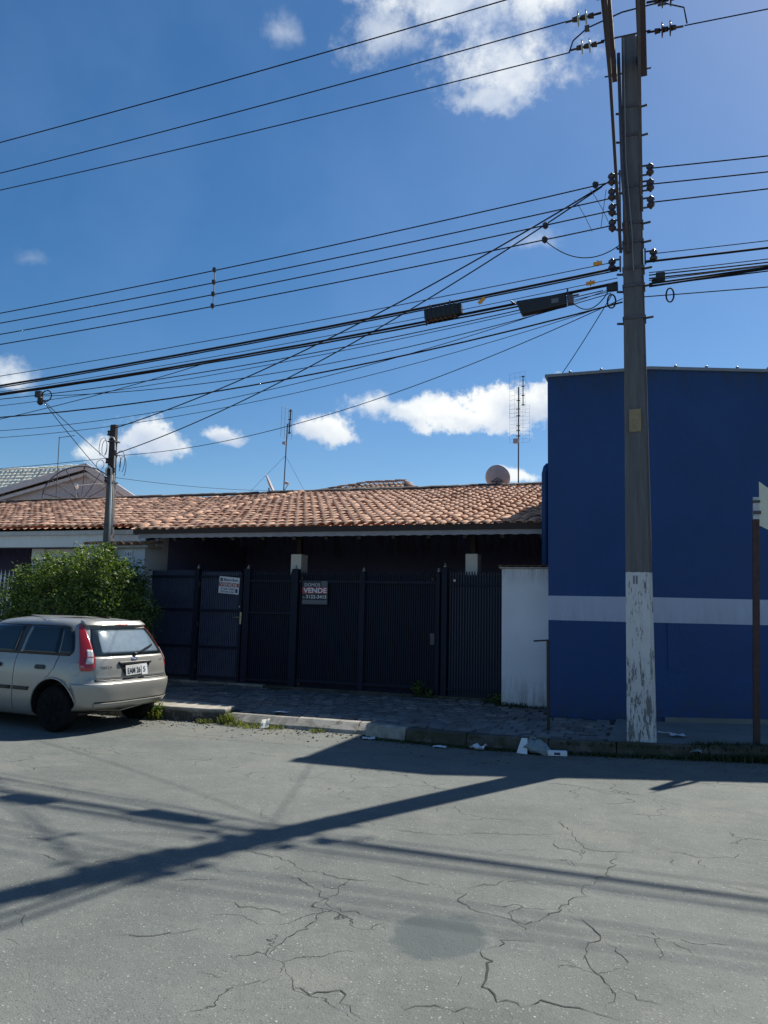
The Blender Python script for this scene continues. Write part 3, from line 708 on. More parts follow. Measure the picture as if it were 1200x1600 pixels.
# ================================================================== WHITE HOUSE ON THE LEFT
wh = thing('white_house', 'white house with terracotta roof and carport beam behind the large green shrub', 'house', (-15, 17, 0))
rf = thing('roof', None, None, (0, 0, 0)); rf.parent = wh
hipx = lambda x, y: x > -19.6-(YR-y)*.95
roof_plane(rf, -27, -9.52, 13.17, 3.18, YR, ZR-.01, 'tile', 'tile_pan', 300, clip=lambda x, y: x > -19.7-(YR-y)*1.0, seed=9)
ridge_row(rf, (-10.1, YR, ZR+.02), (-19.6, YR, ZR+.02), 'ridge', seed=14)
ridge_row(rf, (-26.0, 13.2, 3.24), (-19.6, YR, ZR+.03), 'ridge', seed=15, name='hip_tile')
part('back_slope', MB().add([(-26, 26, 3.1), (-9.5, 26, 3.1), (-9.5, YR, ZR-.04), (-19.6, YR, ZR-.04)], [(0,3,2,1)]), 'tile_old', rf)
part('hip_slope', MB().add([(-26, 26, 3.1), (-26, 13.2, 3.1), (-19.6, YR, ZR-.04)], [(0,1,2)]), 'tile_old', rf)
part('soffit', MB().add([(-26, 13.25, 3.13), (-9.5, 13.25, 3.13), (-9.5, YR, ZR-.1), (-19.6, YR, ZR-.1)], [(0,1,2,3)]), 'wood_dark', rf)
part('fascia_beam', MB().box(-26, -9.6, 13.3, 13.5, 2.78, 3.14), 'white_house', wh)
part('drip_board', MB().box(-26, -9.6, 13.24, 13.298, 3.03, 3.12), 'fascia_grey', wh)
for x in (-13.2, -17.4, -21.5):
    part('carport_column', MB().box(x, x+.34, 13.7, 14.0, 0, 2.78), 'white_house', wh)
part('lintel', MB().box(-12.86, -9.98, 13.75, 13.95, 2.58, 2.78), 'white_house', wh)
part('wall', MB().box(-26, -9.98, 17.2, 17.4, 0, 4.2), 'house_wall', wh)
part('wall', MB().box(-12.5, -12.3, 14.0, 17.2, 0, 3.3), 'white_house', wh)
part('wall', MB().box(-26.2, -26, 13.4, 17.4, 0, 3.2), 'white_house', wh)
part('floor', MB().box(-26, -9.98, 13.1, 17.2, .09, .15), 'concrete', wh)

# white picket railing
pk = thing('white_railing', 'white metal railing with spear tips left of the large shrub', 'railing', (-15, 13.0, .1))
m = MB().box(-.012, .012, -.012, .012, 0, 1.95); m.add([(-.03, -.008, 1.95), (.03, -.008, 1.95), (.03, .008, 1.95), (-.03, .008, 1.95), (0, 0, 2.16)], [(0,1,4), (1,2,4), (2,3,4), (3,0,4), (3,2,1,0)])
m.add([(-.05, -.005, 1.62), (-.05, .005, 1.62), (0, -.005, 1.38), (0, .005, 1.38), (.05, -.005, 1.62), (.05, .005, 1.62), (0, -.005, 1.47), (0, .005, 1.47)], [(0,2,6), (2,4,6), (1,7,3), (3,7,5), (0,1,3,2), (2,3,5,4), (0,6,7,1), (6,4,5,7)])
pme = m.mesh('picket', 'whiteplastic')
for i in range(52): inst('picket', pme, pk, Matrix.Translation((-17.6+i*.11, 13.0, .12)))
for z in (.28, 1.06, 1.72): part('rail', MB().box(-17.7, -11.9, 12.985, 13.015, z, z+.035), 'whiteplastic', pk)
part('plinth', MB().box(-17.7, -11.9, 12.93, 13.1, 0, .2), 'white_house', pk)

# ================================================================== GREY HOUSE AND BACK ROOF
gh = thing('grey_house', 'grey gabled house with pale tile roof rising behind the white house', 'house', (-24, 26, 0))
ap = (-20.85, 24, 6.86); rl, rr = (-31, 24, 4.75), (-17.8, 24, 5.12)
part('gable_wall', MB().add([(-30, 24.3, 0), (-18.3, 24.3, 0), (-18.3, 24.3, 5.3), (-20.85, 24.3, 6.7), (-30, 24.3, 4.95), (-37, 32, 0), (-25.3, 32, 0), (-25.3, 32, 5.3), (-27.85, 32, 6.7), (-37, 32, 4.95)],
     [(0,1,2,3,4), (9,8,7,6,5), (1,6,7,2), (5,0,4,9)]), 'grey_house', gh)
for n_, (a, b) in enumerate(((rl, ap), (ap, rr))):
    a, b = Vector(a), Vector(b)
    part('fascia_board', MB().bar(a, b, .06, .24), 'fascia_grey', gh)
    part('trim_board', MB().bar(a+Vector((0, .1, -.28)), b+Vector((0, .1, -.28)), .05, .12), 'fascia_grey', gh)
# pale roof seen over the left rake: the farther, higher block
gr = thing('roof', None, None, (0,0,0)); gr.parent = gh
part('roof_slab', MB().add([(-31, 24.0, 4.86), (-20.85, 24.0, 6.98), (-27.85, 32, 6.98), (-38, 32, 4.86)], [(0,1,2,3)]), 'tile_grey', gr)
part('roof_slab', MB().add([(-20.85, 24.0, 6.98), (-17.7, 24.0, 5.2), (-24.7, 32, 5.2), (-27.85, 32, 6.98)], [(0,1,2,3)]), 'tile_grey', gr)
ph = thing('pale_roof_house', 'pale grey tiled roof top showing at far left behind grey gable', 'house', (-30, 29, 0))
prf = thing('roof', None, None, (0,0,0)); prf.parent = ph
roof_plane(prf, -44, -24.9, 25.2, 6.0, 28.2, 7.75, 'tile_grey', 'tile_grey', 0, pitch=.26, row=.42, seed=21)
ridge_row(prf, (-24.9, 28.2, 7.78), (-44, 28.2, 7.78), 'tile_grey', seed=22)
part('wall', MB().box(-44, -25.1, 25.6, 31, 0, 6.0), 'grey_house', ph)
bh = thing('back_house', 'weathered tile roof peeking above the long roof ridge left of the round dish', 'house', (-10, 28, 0))
brf = thing('roof', None, None, (0,0,0)); brf.parent = bh
roof_plane(brf, -12.45, -7.95, 25.6, 5.62, 27.6, 6.42, 'tile_old', 'tile_old', 0, clip=lambda x, y: x > -12.5+(y-25.6)*.95 and x < -7.9-(y-25.6)*.55, seed=23)
ridge_row(brf, (-12.5, 25.6, 5.72), (-10.6, 27.6, 6.45), 'tile_old', seed=24, name='hip_tile')
ridge_row(brf, (-10.6, 27.6, 6.45), (-9.0, 27.6, 6.45), 'tile_old', seed=25)
ridge_row(brf, (-7.9, 25.6, 5.72), (-9.0, 27.6, 6.45), 'tile_old', seed=26, name='hip_tile')
part('wall', MB().box(-12.2, -8.2, 25.9, 30, 0, 5.6), 'grey_house', bh)
part('hip_slope', MB().add([(-7.9, 25.6, 5.6), (-7.9, 30, 5.6), (-9.0, 27.6, 6.4), (-12.5, 30, 5.6), (-10.6, 27.6, 6.4), (-12.5, 25.6, 5.6)], [(0,1,2), (1,3,4,2), (3,5,4)]), 'tile_old', brf)

# ================================================================== BLUE CORNER BUILDING
bb = thing('blue_building', 'tall blue painted corner building with a pale grey horizontal stripe', 'building', (1, 14, 0))
HB = 5.27; A = (-1.58, 11.86); B = (-.07, 11.86); sl = .36; XR = 9.0; Cc = (XR, 11.86+sl*(XR+.07))
poly = [A, B, Cc, (XR, 24), (-1.58, 24)]
def wall_seg(z0, z1, mat, name, lab=None):
    n = len(poly); part(name, MB().prism(poly, z0, z1), mat, bb, label=lab)
wall_seg(0, 1.512, 'blue_wall', 'lower_wall'); wall_seg(1.872, HB, 'blue_wall', 'upper_wall')
# stripe: three lengths, left one a touch higher
wall_seg(1.512, 1.872, 'stripe', 'stripe', 'pale grey painted band')
cp = MB(); off = .035
P = [(A[0]-off, A[1]-off), (B[0]+.006, B[1]-off), (Cc[0], Cc[1]-off-.01)]
for (a, b), (c, d) in zip(P[:-1], P[1:]):
    L = math.hypot(c-a, d-b); nx_, ny_ = -(d-b)/L, (c-a)/L
    part('coping', MB().add([(a, b, HB-.03), (c, d, HB-.03), (c+nx_*.25, d+ny_*.25, HB-.03), (a+nx_*.25, b+ny_*.25, HB-.03), (a, b, HB+.015), (c, d, HB+.015), (c+nx_*.25, d+ny_*.25, HB+.05), (a+nx_*.25, b+ny_*.25, HB+.05)],
        [(0,1,5,4), (1,2,6,5), (2,3,7,6), (3,0,4,7), (4,5,6,7), (3,2,1,0)]), 'coping', bb)
    k = .38
    while k < L-.1:
        t = k/L; x, y = a+(c-a)*t, b+(d-b)*t
        part('coping_joint', MB().lathe((x+nx_*.02, y+ny_*.02, HB+.015), [(.010, -.02), (.022, -.012), (.024, .02), (.012, .035)], 10), 'coping', bb, smooth=True); k += .46
# shallow pilaster right of the corner
q = Vector((1, sl, 0)).normalized(); nn = Vector((q.y, -q.x, 0))
c = Vector((.165, 11.86+sl*(.165+.07), 1.18))
part('shallow_panel', MB().obox(c+nn*.006, q*.085, nn*.008, (0, 0, .32)), 'blue_wall', bb)
part('base_step', MB().add([(.03, 11.84, .13), (XR, Cc[1]-.05, .13), (XR, Cc[1]+.1, .13), (.03, 12, .13), (.03, 11.84, .20), (XR, Cc[1]-.05, .20), (XR, Cc[1]+.1, .20), (.03, 12, .20)], [(0,1,5,4), (4,5,6,7), (0,4,7,3)]), 'concrete', bb)
dp = MB().tube([(-1.64, 11.97, 2.35), (-1.64, 11.97, 3.75), (-1.62, 11.98, 3.84), (-1.585, 12.0, 3.88)], .05, 10); part('downpipe', dp, 'blue_wall', bb, smooth=True)

# white pillar with tile cap
wp = thing('white_pillar', 'dirty white wall pillar with tile cap between dark gate and blue building', 'pillar', (-2.05, 12.9, .1))
part('masonry', MB().box(-2.465, -1.66, 12.80, 13.22, 0, 2.33), 'white_wall', wp, bevel=.012)
part('cap_slab', MB().box(-2.50, -1.64, 12.76, 13.26, 2.33, 2.352), 'mortar', wp)
for i, x in enumerate(np.arange(-2.45, -1.62, .135)):
    inst('cap_tile', cme, wp, Matrix.Translation((x, 12.74, 2.362+.004*math.sin(i*3))) @ Matrix.Rotation(.03, 4, 'X') @ Matrix.Rotation(.04*math.sin(i*5), 4, 'Z') @ Matrix.Diagonal((.7, 1, .35, 1)))

# ================================================================== DARK METAL FENCE AND GATES
YG = 13.26
def slats(parent, x0, x1, z0, z1, step=.042, w=.020, mat='steel_navy2'):
    m = MB(); n = int((x1-x0)/step)
    for i in range(n):
        x = x0+(i+.5)*(x1-x0)/n; m.box(x-w/2, x+w/2, YG-.012, YG+.012, z0, z1)
        m.add([(x-w/2, YG-.012, z1), (x+w/2, YG-.012, z1), (x+w/2, YG+.012, z1), (x-w/2, YG+.012, z1), (x, YG, z1+.045)], [(0,1,4), (1,2,4), (2,3,4), (3,0,4)])
    part('slat', m, mat, parent, kind='stuff')
def rails(parent, x0, x1, zs, h=.05, y=YG-.03):
    for z in zs: part('rail', MB().box(x0, x1, y-.02, y+.016, z-h/2, z+h/2), 'steel_navy', parent)
def fpost(parent, x, w=.09, z1=2.33, cap=True, y=YG):
    p_ = part('post', MB().box(x-w/2, x+w/2, y-.07, y+.05, .1, z1), 'steel_navy', parent, bevel=.006)
    if cap:
        part('post_tip', MB().lathe((x, y-.02, z1), [(.03, 0), (.032, .02), (.012, .035), (.02, .06), (.004, .075)], 8), 'galv', parent, smooth=True)
fn = thing('metal_fence', 'dark steel slat fence panel between the shrub and the pedestrian gate', 'fence', (-9.2, YG, .1))
slats(fn, -9.78, -8.62, .16, 2.27, .040, .022); rails(fn, -9.78, -8.62, (.25, .82, 1.52, 2.17)); fpost(fn, -8.565)
part('base_curb', MB().box(-9.78, -7.0, YG-.13, YG+.08, .05, .175), 'kerb', fn, bevel=.01)
pg = thing('pedestrian_gate', 'dark steel slat pedestrian gate carrying the white for-sale board', 'gate', (-8, YG, .1))
slats(pg, -8.50, -7.62, .18, 2.25, .040, .022); rails(pg, -8.50, -7.56, (.25, .82, 1.52, 2.17))
part('stile', MB().box(-7.62, -7.56, YG-.045, YG+.03, .16, 2.24), 'steel_navy', pg); fpost(pg, -7.455, .13)
for z in (.45, 1.25, 2.02):
    part('hinge', MB().lathe((-8.508, YG-.05, z), [(.004, -.05), (.016, -.045), (.016, .045), (.004, .05)], 8), 'rust', pg)
hd = part('handle', MB().box(-7.585, -7.545, YG-.062, YG-.046, 1.27, 1.50), 'brass', pg, bevel=.004)
part('lever', MB().tube([(-7.565, YG-.06, 1.405), (-7.565, YG-.10, 1.405), (-7.70, YG-.10, 1.40)], .009, 8), 'brass', hd, smooth=True)
part('lock', MB().lathe((-7.60, YG-.05, 1.60), [(.010, -.015), (.010, .02)], 8, 'z'), 'brass', pg)
mf = thing('steel_panel', 'dark closed steel panel between the pedestrian gate and the garage gate', 'fence', (-7, YG, .1))
slats(mf, -7.39, -6.52, .16, 2.25, .042, .024, 'steel_navy'); part('backing_sheet', MB().box(-7.39, -6.5, YG+.014, YG+.018, .16, 2.22), 'steel_navy', mf); rails(mf, -7.39, -6.5, (.25, 1.5, 2.10), .04); fpost(mf, -6.44, .13)
gg = thing('garage_gate', 'wide dark ribbed steel garage gate carrying the smaller dark for-sale board', 'gate', (-5, YG, .1))
slats(gg, -6.36, -3.70, .16, 2.24, .042, .024, 'steel_navy'); part('backing_sheet', MB().box(-6.36, -3.7, YG+.014, YG+.018, .16, 2.22), 'steel_navy', gg)
rails(gg, -6.36, -3.7, (.28, 2.10), .05); fpost(gg, -5.08, .09, 2.29); fpost(gg, -3.665, .06, 2.29)
rp = thing('steel_panel', 'dark ribbed steel panel between the garage gate and the white pillar', 'fence', (-3, YG, .1))
fpost(rp, -3.55, .10, 2.37); slats(rp, -3.48, -2.47, .16, 2.27, .046, .024, 'steel_navy3'); part('backing_sheet', MB().box(-3.48, -2.47, YG+.014, YG+.018, .16, 2.24), 'steel_navy', rp); rails(rp, -3.48, -2.47, (.28, 2.07), .04)
part('round_bolt', MB().lathe((-3.37, YG-.06, 2.14), [(.002, 0), (.022, .004), (.022, .02)], 10, 'y'), 'brass', rp)
sill = thing('gate_sill', 'low stained concrete sill under the garage gate beside the white pillar', 'sill', (-4.7, YG, .05))
part('sill', MB().box(-6.98, -2.47, YG-.12, YG+.1, .05, .165), 'kerb_moss', sill, bevel=.01)

# for-sale boards
y0 = YG-.055
for x in (-6.30, -5.12, -3.76):
    for z in (.22, 2.16): part('guide_roller', MB().lathe((x, YG-.06, z), [(.004, 0), (.028, .004), (.028, .03), (.004, .034)], 10, 'y'), 'rust', gg)
part('lock_plate', MB().box(-3.80, -3.72, YG-.056, YG-.046, 1.02, 1.22), 'galv_dark', gg)
s1 = thing('for_sale_sign', 'white for-sale board with red VENDE band wired to the pedestrian gate', 'sign', (-7.84, y0, 2.0))
part('board', MB().add([(-8.075, y0-.006, 1.86), (-7.63, y0-.006, 1.83), (-7.615, y0-.006, 2.15), (-8.06, y0-.006, 2.185), (-8.075, y0, 1.86), (-7.63, y0, 1.83), (-7.615, y0, 2.15), (-8.06, y0, 2.185)], [(0,1,2,3), (7,6,5,4), (0,4,5,1), (1,5,6,2), (2,6,7,3), (3,7,4,0)]), 'white', s1)
yt = y0-.010
SX = Vector((.45, 0, -.03)).normalized()
def band(p, x, z, w, h, mat, X=SX, y=yt+.002, name='printed_band'):
    X = Vector(X); o = Vector((x, y, z)); part(name, MB().obox(o+X*w/2+Vector((0, 0, h/2)), X*w/2, (0, .0007, 0), (0, 0, h/2)), mat, p)
band(s1, -8.06, 1.995, .43, .075, 'red')
text('lettering', 'VENDE', 'white', s1, (-8.045, yt, 2.005), .38, .055, SX, bold=.02)
text('lettering', 'Blanco Bom', 'navyprint', s1, (-7.96, yt, 2.095), .31, .05, SX, bold=.02)
text('lettering', '3126-1263', 'navyprint', s1, (-8.02, yt, 1.928), .30, .042, SX, bold=.02)
text('lettering', '99130-1261', 'navyprint', s1, (-8.02, yt, 1.875), .30, .035, SX, bold=.015)
band(s1, -7.70, 1.862, .05, .075, 'navyprint', name='logo'); band(s1, -8.04, 2.09, .055, .065, 'greyprint', name='logo')
s2 = thing('for_sale_sign', 'dark for-sale board reading DOMOS VENDE on the wide garage gate', 'sign', (-6.0, y0, 1.9))
part('board', MB().box(-6.285, -5.765, y0-.006, y0, 1.67, 2.11), 'darkprint', s2)
XX = (1, 0, 0)
band(s2, -6.28, 1.875, .51, .115, 'red', XX); text('lettering', 'VENDE', 'white', s2, (-6.26, yt, 1.885), .475, .095, XX, bold=.03)
text('lettering', 'DOMOS', 'white', s2, (-6.235, yt, 2.005), .315, .06, XX, bold=.0); text('lettering', 'IMOBILIARIA', 'greyprint', s2, (-6.24, yt, 2.078), .30, .016, XX)
text('lettering', '3122-3415', 'white', s2, (-6.20, yt, 1.785), .415, .065, XX, bold=.02); band(s2, -5.895, 2.0, .115, .105, 'greyprint', XX, name='logo')
band(s2, -6.275, 1.685, .50, .07, 'greyprint', XX); text('lettering', 'TEL', 'white', s2, (-6.275, yt, 1.79), .055, .02, XX)

np_ = thing('number_plate_tile', 'small white house number plate under the tiled wall cap', 'house number', (-10.1, 12.96, 2.6))
part('plate', MB().box(-10.12, -9.95, 12.955, 12.978, 2.52, 2.68), 'white', np_); text('lettering', '141', 'navyprint', np_, (-10.10, 12.951, 2.56), .13, .08)

# ================================================================== POLES
pole = thing('power_pole', 'tall tapered concrete power pole with peeling white painted base at the corner', 'utility pole', (-.236, 9.9, .1))
def tapered(x0, x1, x2, x3, z0, z1, y, d0, d1, c=.03):
    """H-ish column: front face x0..x1 at the foot, x2..x3 at the top"""
    v = []
    n = 12
    for k in range(n+1):
        t = k/n; a, b = x0+(x2-x0)*t, x1+(x3-x1)*t; d = d0+(d1-d0)*t; z = z0+(z1-z0)*t; g = (b-a)*.12
        v += [(a, y, z), (b-g, y, z), (b-g+.012, y+.035, z), (b-.006, y+.035, z), (b, y+.03, z), (b, y+d, z), (a, y+d, z)]
    f = [tuple(range(7))[::-1], tuple(n*7+i for i in range(7))]
    for k in range(n):
        for i in range(7): j = (i+1) % 7; f.append((k*7+i, k*7+j, k*7+7+j, k*7+7+i))
    return MB().add(v, f)
shaft = part('shaft', tapered(-.402, -.070, -.330, -.132, .05, 9.15, 9.80, .26, .17), 'polemain', pole)
mb = MB().box(-.315, -.175, 9.783, 9.7995, 3.84, 4.12); part('yellow_patch', mb, 'yellow', pole)
text('painted_mark', 'II', 'greyprint', pole, (-.30, 9.7945, 1.98), .05, .10, bold=.02)
for z in (1.2, 1.5): pass
for z in (7.75, 7.05, 6.55, 6.30, 5.95, 5.72, 5.30, 8.15):
    t = z/9.15; a = -.402+.072*t; b = -.070-.062*t; d = .26-.09*t
    part('steel_band', MB().box(a-.012, b+.012, 9.788, 9.80+d+.012, z-.018, z+.018), 'galv_dark', pole)
    part('band_bolt', MB().tube([(b+.01, 9.86, z), (b+.10, 9.84, z)], .016, 6), 'galv_dark', pole)
    part('band_bolt', MB().tube([(a-.01, 9.86, z-.05), (a-.08, 9.84, z-.05)], .016, 6), 'galv_dark', pole)
# crossarms running out over the road
for x in (-.455, -.075):
    part('crossarm', MB().box(x-.055, x+.055, 7.0, 10.05, 8.70, 8.84), 'polebeam', pole, bevel=.006)
part('brace', MB().bar((-.38, 9.76, 6.15), (-.435, 7.45, 8.70), .036, .036), 'polebeam', pole)
part('brace', MB().bar((-.12, 9.76, 6.9), (-.09, 8.2, 8.70), .035, .035), 'galv_dark', pole)
for yb in (10.0, 9.3, 8.6, 7.9, 7.3):
    part('arm_bolt', MB().tube([(-.56, yb, 8.77), (.03, yb, 8.77)], .011, 6), 'galv_dark', pole)
part('riser_conduit', MB().tube([(-.37, 9.77, 8.9), (-.345, 9.765, 7.2), (-.29, 9.765, 6.15)], .022, 8), 'galv_dark', pole, smooth=True)
part('riser_cable', MB().tube([(-.30, 9.76, 9.1), (-.30, 9.765, 7.4), (-.24, 9.77, 6.4), (-.23, 9.77, 5.9)], .008, 6), 'cablegrey', pole)
# strain insulator strings
def strain(x, y, sgn, ln=.42, mat='glassins'):
    b_ = thing('strain_insulator', None, None, (0, 0, 0)); b_.parent = pole; b_.location = (-pole.location.x+x, -pole.location.y+y, -pole.location.z+8.75)
    c = MB().tube([(0,0,0), (sgn*ln, 0, -.02)], .014, 6)
    for q_ in (.30, .52, .74): c.tube([(sgn*ln*(q_-.09), 0, -.01), (sgn*ln*(q_+.07), 0, -.01)], [.035, .028], 8)
    build('core', c, 'porcelain', b_, smooth=True)
    for q_ in (.42, .64): build('disc', MB().lathe((sgn*ln*q_, 0, -.01), [(.01, -.012), (.085, -.008), (.09, .004), (.02, .012)], 16, 'x'), mat, b_, smooth=True)
strain(-.52, 9.3, -1); strain(-.52, 8.8, -1); strain(-.52, 8.25, -1); strain(-.01, 9.3, 1, mat='porcelain'); strain(-.01, 8.8, 1, mat='porcelain'); strain(-.01, 8.25, 1, mat='porcelain')
part('jumper_cable', MB().tube([(-.95, 9.3, 8.71), (-.90, 9.28, 8.84), (-.72, 9.25, 8.95), (-.3, 9.2, 9.02), (.15, 9.25, 9.08), (.42, 9.3, 8.98), (.45, 9.3, 8.76)], .009, 6), 'cable', pole, smooth=True)
part('jumper_clamp', MB().box(-.75, -.69, 9.22, 9.27, 8.91, 8.97).box(.12, .22, 9.23, 9.28, 9.05, 9.11), 'galv_dark', pole)
# low voltage spool racks
def rack(x, zs, sgn):
    for z in zs:
        r_ = thing('insulator_rack', None, None, (0,0,0)); r_.parent = pole; r_.location = (x-pole.location.x, 9.80-pole.location.y, z-pole.location.z)
        build('bracket', MB().box(0, sgn*.10, -.012, .012, .055, .07).box(0, sgn*.10, -.012, .012, -.07, -.055).box(0, sgn*.02, -.02, .02, -.1, .1), 'galv_dark', r_)
        build('spool', MB().lathe((sgn*.11, 0, 0), [(.012, -.09), (.022, -.075), (.045, -.055), (.05, -.03), (.026, 0), (.05, .03), (.045, .055), (.022, .075), (.012, .09)], 12), 'porcelain', r_, smooth=True)
rack(-.37, (7.18, 6.97, 6.76, 6.55), -1); rack(-.12, (7.23, 7.02, 6.79), 1)
rack(-.38, (6.02,), -1); rack(-.10, (6.08,), 1)
for q_ in ((.03, .14, 9.74, 9.82, 5.72, 5.83), (-.02, .05, 9.76, 9.80, 5.70, 5.76), (-.56, -.42, 9.74, 9.8, 5.66, 5.75)): part('cable_clamp', MB().box(*q_), 'blackplastic', pole, bevel=.01)
for (x_, r_) in ((.19, .045), (-.50, .05)):
    part('cable_loop', MB().tube([(x_+r_*math.sin(t), 9.75, 5.52+.09*math.cos(t)) for t in np.linspace(0, 6.2, 14)], .010, 6), 'cable', pole)

# small service pole on the wall
sp = thing('service_pole', 'short square concrete service pole rising behind the shrub with white conduit', 'utility pole', (-10.45, 12.9, 2.5))
part('shaft', MB().add([(-10.53, 12.78, 0), (-10.30, 12.78, 0), (-10.30, 12.96, 0), (-10.53, 12.96, 0), (-10.59, 12.83, 4.2), (-10.45, 12.83, 4.2), (-10.45, 12.94, 4.2), (-10.59, 12.94, 4.2)], [(0,1,5,4), (1,2,6,5), (2,3,7,6), (3,0,4,7), (4,5,6,7)]), 'poleconc', sp, bevel=.01)
part('weathered_head', MB().add([(-10.592, 12.828, 4.2), (-10.448, 12.828, 4.2), (-10.448, 12.942, 4.2), (-10.592, 12.942, 4.2), (-10.60, 12.84, 5.26), (-10.47, 12.84, 5.26), (-10.47, 12.93, 5.26), (-10.60, 12.93, 5.26)], [(0,1,5,4), (1,2,6,5), (2,3,7,6), (3,0,4,7), (4,5,6,7)]), 'polehead', sp, bevel=.01)
cpts = [(-10.34, 12.75, 2.7), (-10.40, 12.77, 3.5), (-10.45, 12.80, 4.22), (-10.46, 12.80, 4.32), (-10.52, 12.79, 4.38), (-10.58, 12.79, 4.32), (-10.59, 12.80, 4.18)]
part('conduit', MB().tube(cpts, .020, 8), 'whiteplastic', sp, smooth=True)
part('conduit', MB().tube([(-10.40, 12.87, 3.0), (-10.45, 12.84, 4.9), (-10.47, 12.81, 4.97), (-10.53, 12.81, 5.0), (-10.59, 12.82, 4.94)], .013, 8), 'whiteplastic', sp, smooth=True)
for z in (5.08, 4.66, 4.50, 4.30, 4.12):
    part('spool', MB().lathe((-10.615 if z in (5.08, 4.5, 4.12) else -10.43, 12.83, z), [(.015, -.055), (.032, -.04), (.018, 0), (.032, .04), (.015, .055)], 10), 'porcelain', sp, smooth=True)
for z in (4.9, 4.05, 3.2): part('steel_band', MB().box(-10.61, -10.39-.016*(z-3), 12.80, 12.965, z-.014, z+.014), 'galv_dark', sp)
for k_, (cx, cz, rx, rz_) in enumerate(((-10.80, 4.78, .12, .20), (-10.76, 4.76, .08, .16), (-10.84, 4.42, .12, .10), (-10.17, 4.45, .14, .24), (-10.22, 4.42, .08, .18), (-10.10, 4.35, .10, .22))):
    part('hanging_loop', MB().tube([(cx+(.09 if cx < -10.5 else -.09)+rx*math.sin(t)*.8, 12.80, cz+rz_*math.cos(t)) for t in np.linspace(-2.6+k_*.2, 2.6, 16)], .006, 5), 'cable', sp, smooth=True)

# sign post at the right edge
st = thing('street_sign', 'rusty square sign post with a cream plate at the right edge', 'street sign', (1.03, 10.37, .1))
part('post', MB().bar((1.035, 10.365, .05), (1.12, 10.365, 2.80), .075, .075), 'rust', st, bevel=.005)
part('post_top', MB().bar((1.12, 10.365, 2.80), (1.128, 10.365, 3.07), .07, .07), 'galv', st)
pX = Vector((.55, .84, -.0)).normalized(); pZ = Vector((0, 0, 1)); pc = Vector((1.165, 10.33, 2.98))
a0 = pc; q0 = a0+pZ*.28; q1 = a0-pZ*.26-Vector((.012, 0, 0)); nrm = pX.cross(pZ)*.004
vv = [q1, q1+pX*.62+pZ*(-.10), q0+pX*.62-pZ*.16, q0]; vv = vv+[p_+nrm for p_ in vv]
part('sign_plate', MB().add(vv, [(0,1,2,3), (7,6,5,4), (0,4,5,1), (1,5,6,2), (2,6,7,3), (3,7,4,0)]), 'signback', st)
part('printed_corner', MB().add([q1+pX*.10+pZ*-.010-nrm*1.5, q1+pX*.5-pZ*.078-nrm*1.5, q1+pX*.5+pZ*.12-nrm*1.5, q1+pX*.10+pZ*.06-nrm*1.5], [(0,1,2,3)]), 'teal', st)
part('clamp', MB().box(1.09, 1.175, 10.31, 10.41, 2.86, 2.90).box(1.09, 1.17, 10.31, 10.41, 3.0, 3.03), 'galv_dark', st)

mp = thing('thin_black_post', 'thin black steel post with a short side arm before the blue building edge', 'post', (-1.383, 10.35, .1))
part('post', MB().box(-1.402, -1.364, 10.33, 10.37, .05, 1.26), 'steel_black', mp); part('arm', MB().bar((-1.57, 10.35, 1.245), (-1.37, 10.35, 1.262), .022, .022), 'steel_black', mp)

# ================================================================== WIRES
YW = 9.75
WG = 'overhead wires between the poles'
def zq(co, x):
    c, b, a = co
    if x < -14: z = c*196-14*b+a; return z+(x+14)*(b-28*c)*(.6 if c > .004 else 1)+(.0022*(x+14)**2 if c > .004 else 0) if c > .004 else c*x*x+b*x+a
    return c*x*x+b*x+a
def wire(co, x0, x1, r, label, y=YW, tw=0, n=60, mat='cable', name='overhead_wire', cat='wire', seed=0):
    rr = random.Random(seed); pts = []
    for i in range(n+1):
        x = x0+(x1-x0)*i/n; w_ = tw*math.sin(i*1.9+seed) if tw else 0
        pts.append((x, y+w_, zq(co, x)+w_*.6))
    o = build(name, MB().tube(pts, r, 5), mat, smooth=True); tag(o, label, cat, WG); return o
W = [((.0022, .0896, 7.1762), .009, 'topmost of the four parallel street wires tied to the pole racks'), ((.0022, .0854, 6.9532), .009, 'second from top of the four parallel street wires on the racks'),
     ((.0022, .0885, 6.7841), .009, 'third from top of the four parallel street wires on the racks'), ((.0022, .0864, 6.5821), .009, 'lowest of the four parallel street wires tied to the racks')]
for k_, (co, r, lb) in enumerate(W): wire(co, -40, -.49, r, lb, 9.78)
wire((.0022, .0929, 6.0755), -40, -.45, .006, 'thin single wire with orange tag just above the thick cable')
wire((.0022, .1011, 5.993), -40, -.40, .017, 'thickest black cable, uppermost of the dense left cable bundle', tw=.006, n=110, name='thick_cable', cat='cable')
wire((.0022, .1011, 5.965), -40, -.42, .010, 'black cable twisted tight under the uppermost thick cable', tw=.012, n=120, seed=2, y=9.76, name='thick_cable', cat='cable')
wire((.0030, .1035, 5.79), -40, -.42, .016, 'thick black cable carrying the two splice boxes', tw=.008, n=110, name='thick_cable', cat='cable', seed=1)
wire((.0030, .1015, 5.755), -40, -.9, .012, 'black cable strapped below the splice box cable', tw=.012, n=110, y=9.77, name='thick_cable', cat='cable', seed=4)
wire((.0032, .108, 5.80), -40, -.42, .006, 'thin wire running inside the cable bundle above the boxes', y=9.72)
wire((.0028, .105, 5.84), -40, -.42, .005, 'hairline wire between the upper and lower thick cables', y=9.70)
wire((.00662, .14684, 5.74618), -40, -.6, .007, 'slack wire leaving the bundle just below the splice boxes', y=9.72)
wire((.0060, .1480, 5.70), -40, -.5, .005, 'slack thin wire second below the splice boxes', y=9.69)
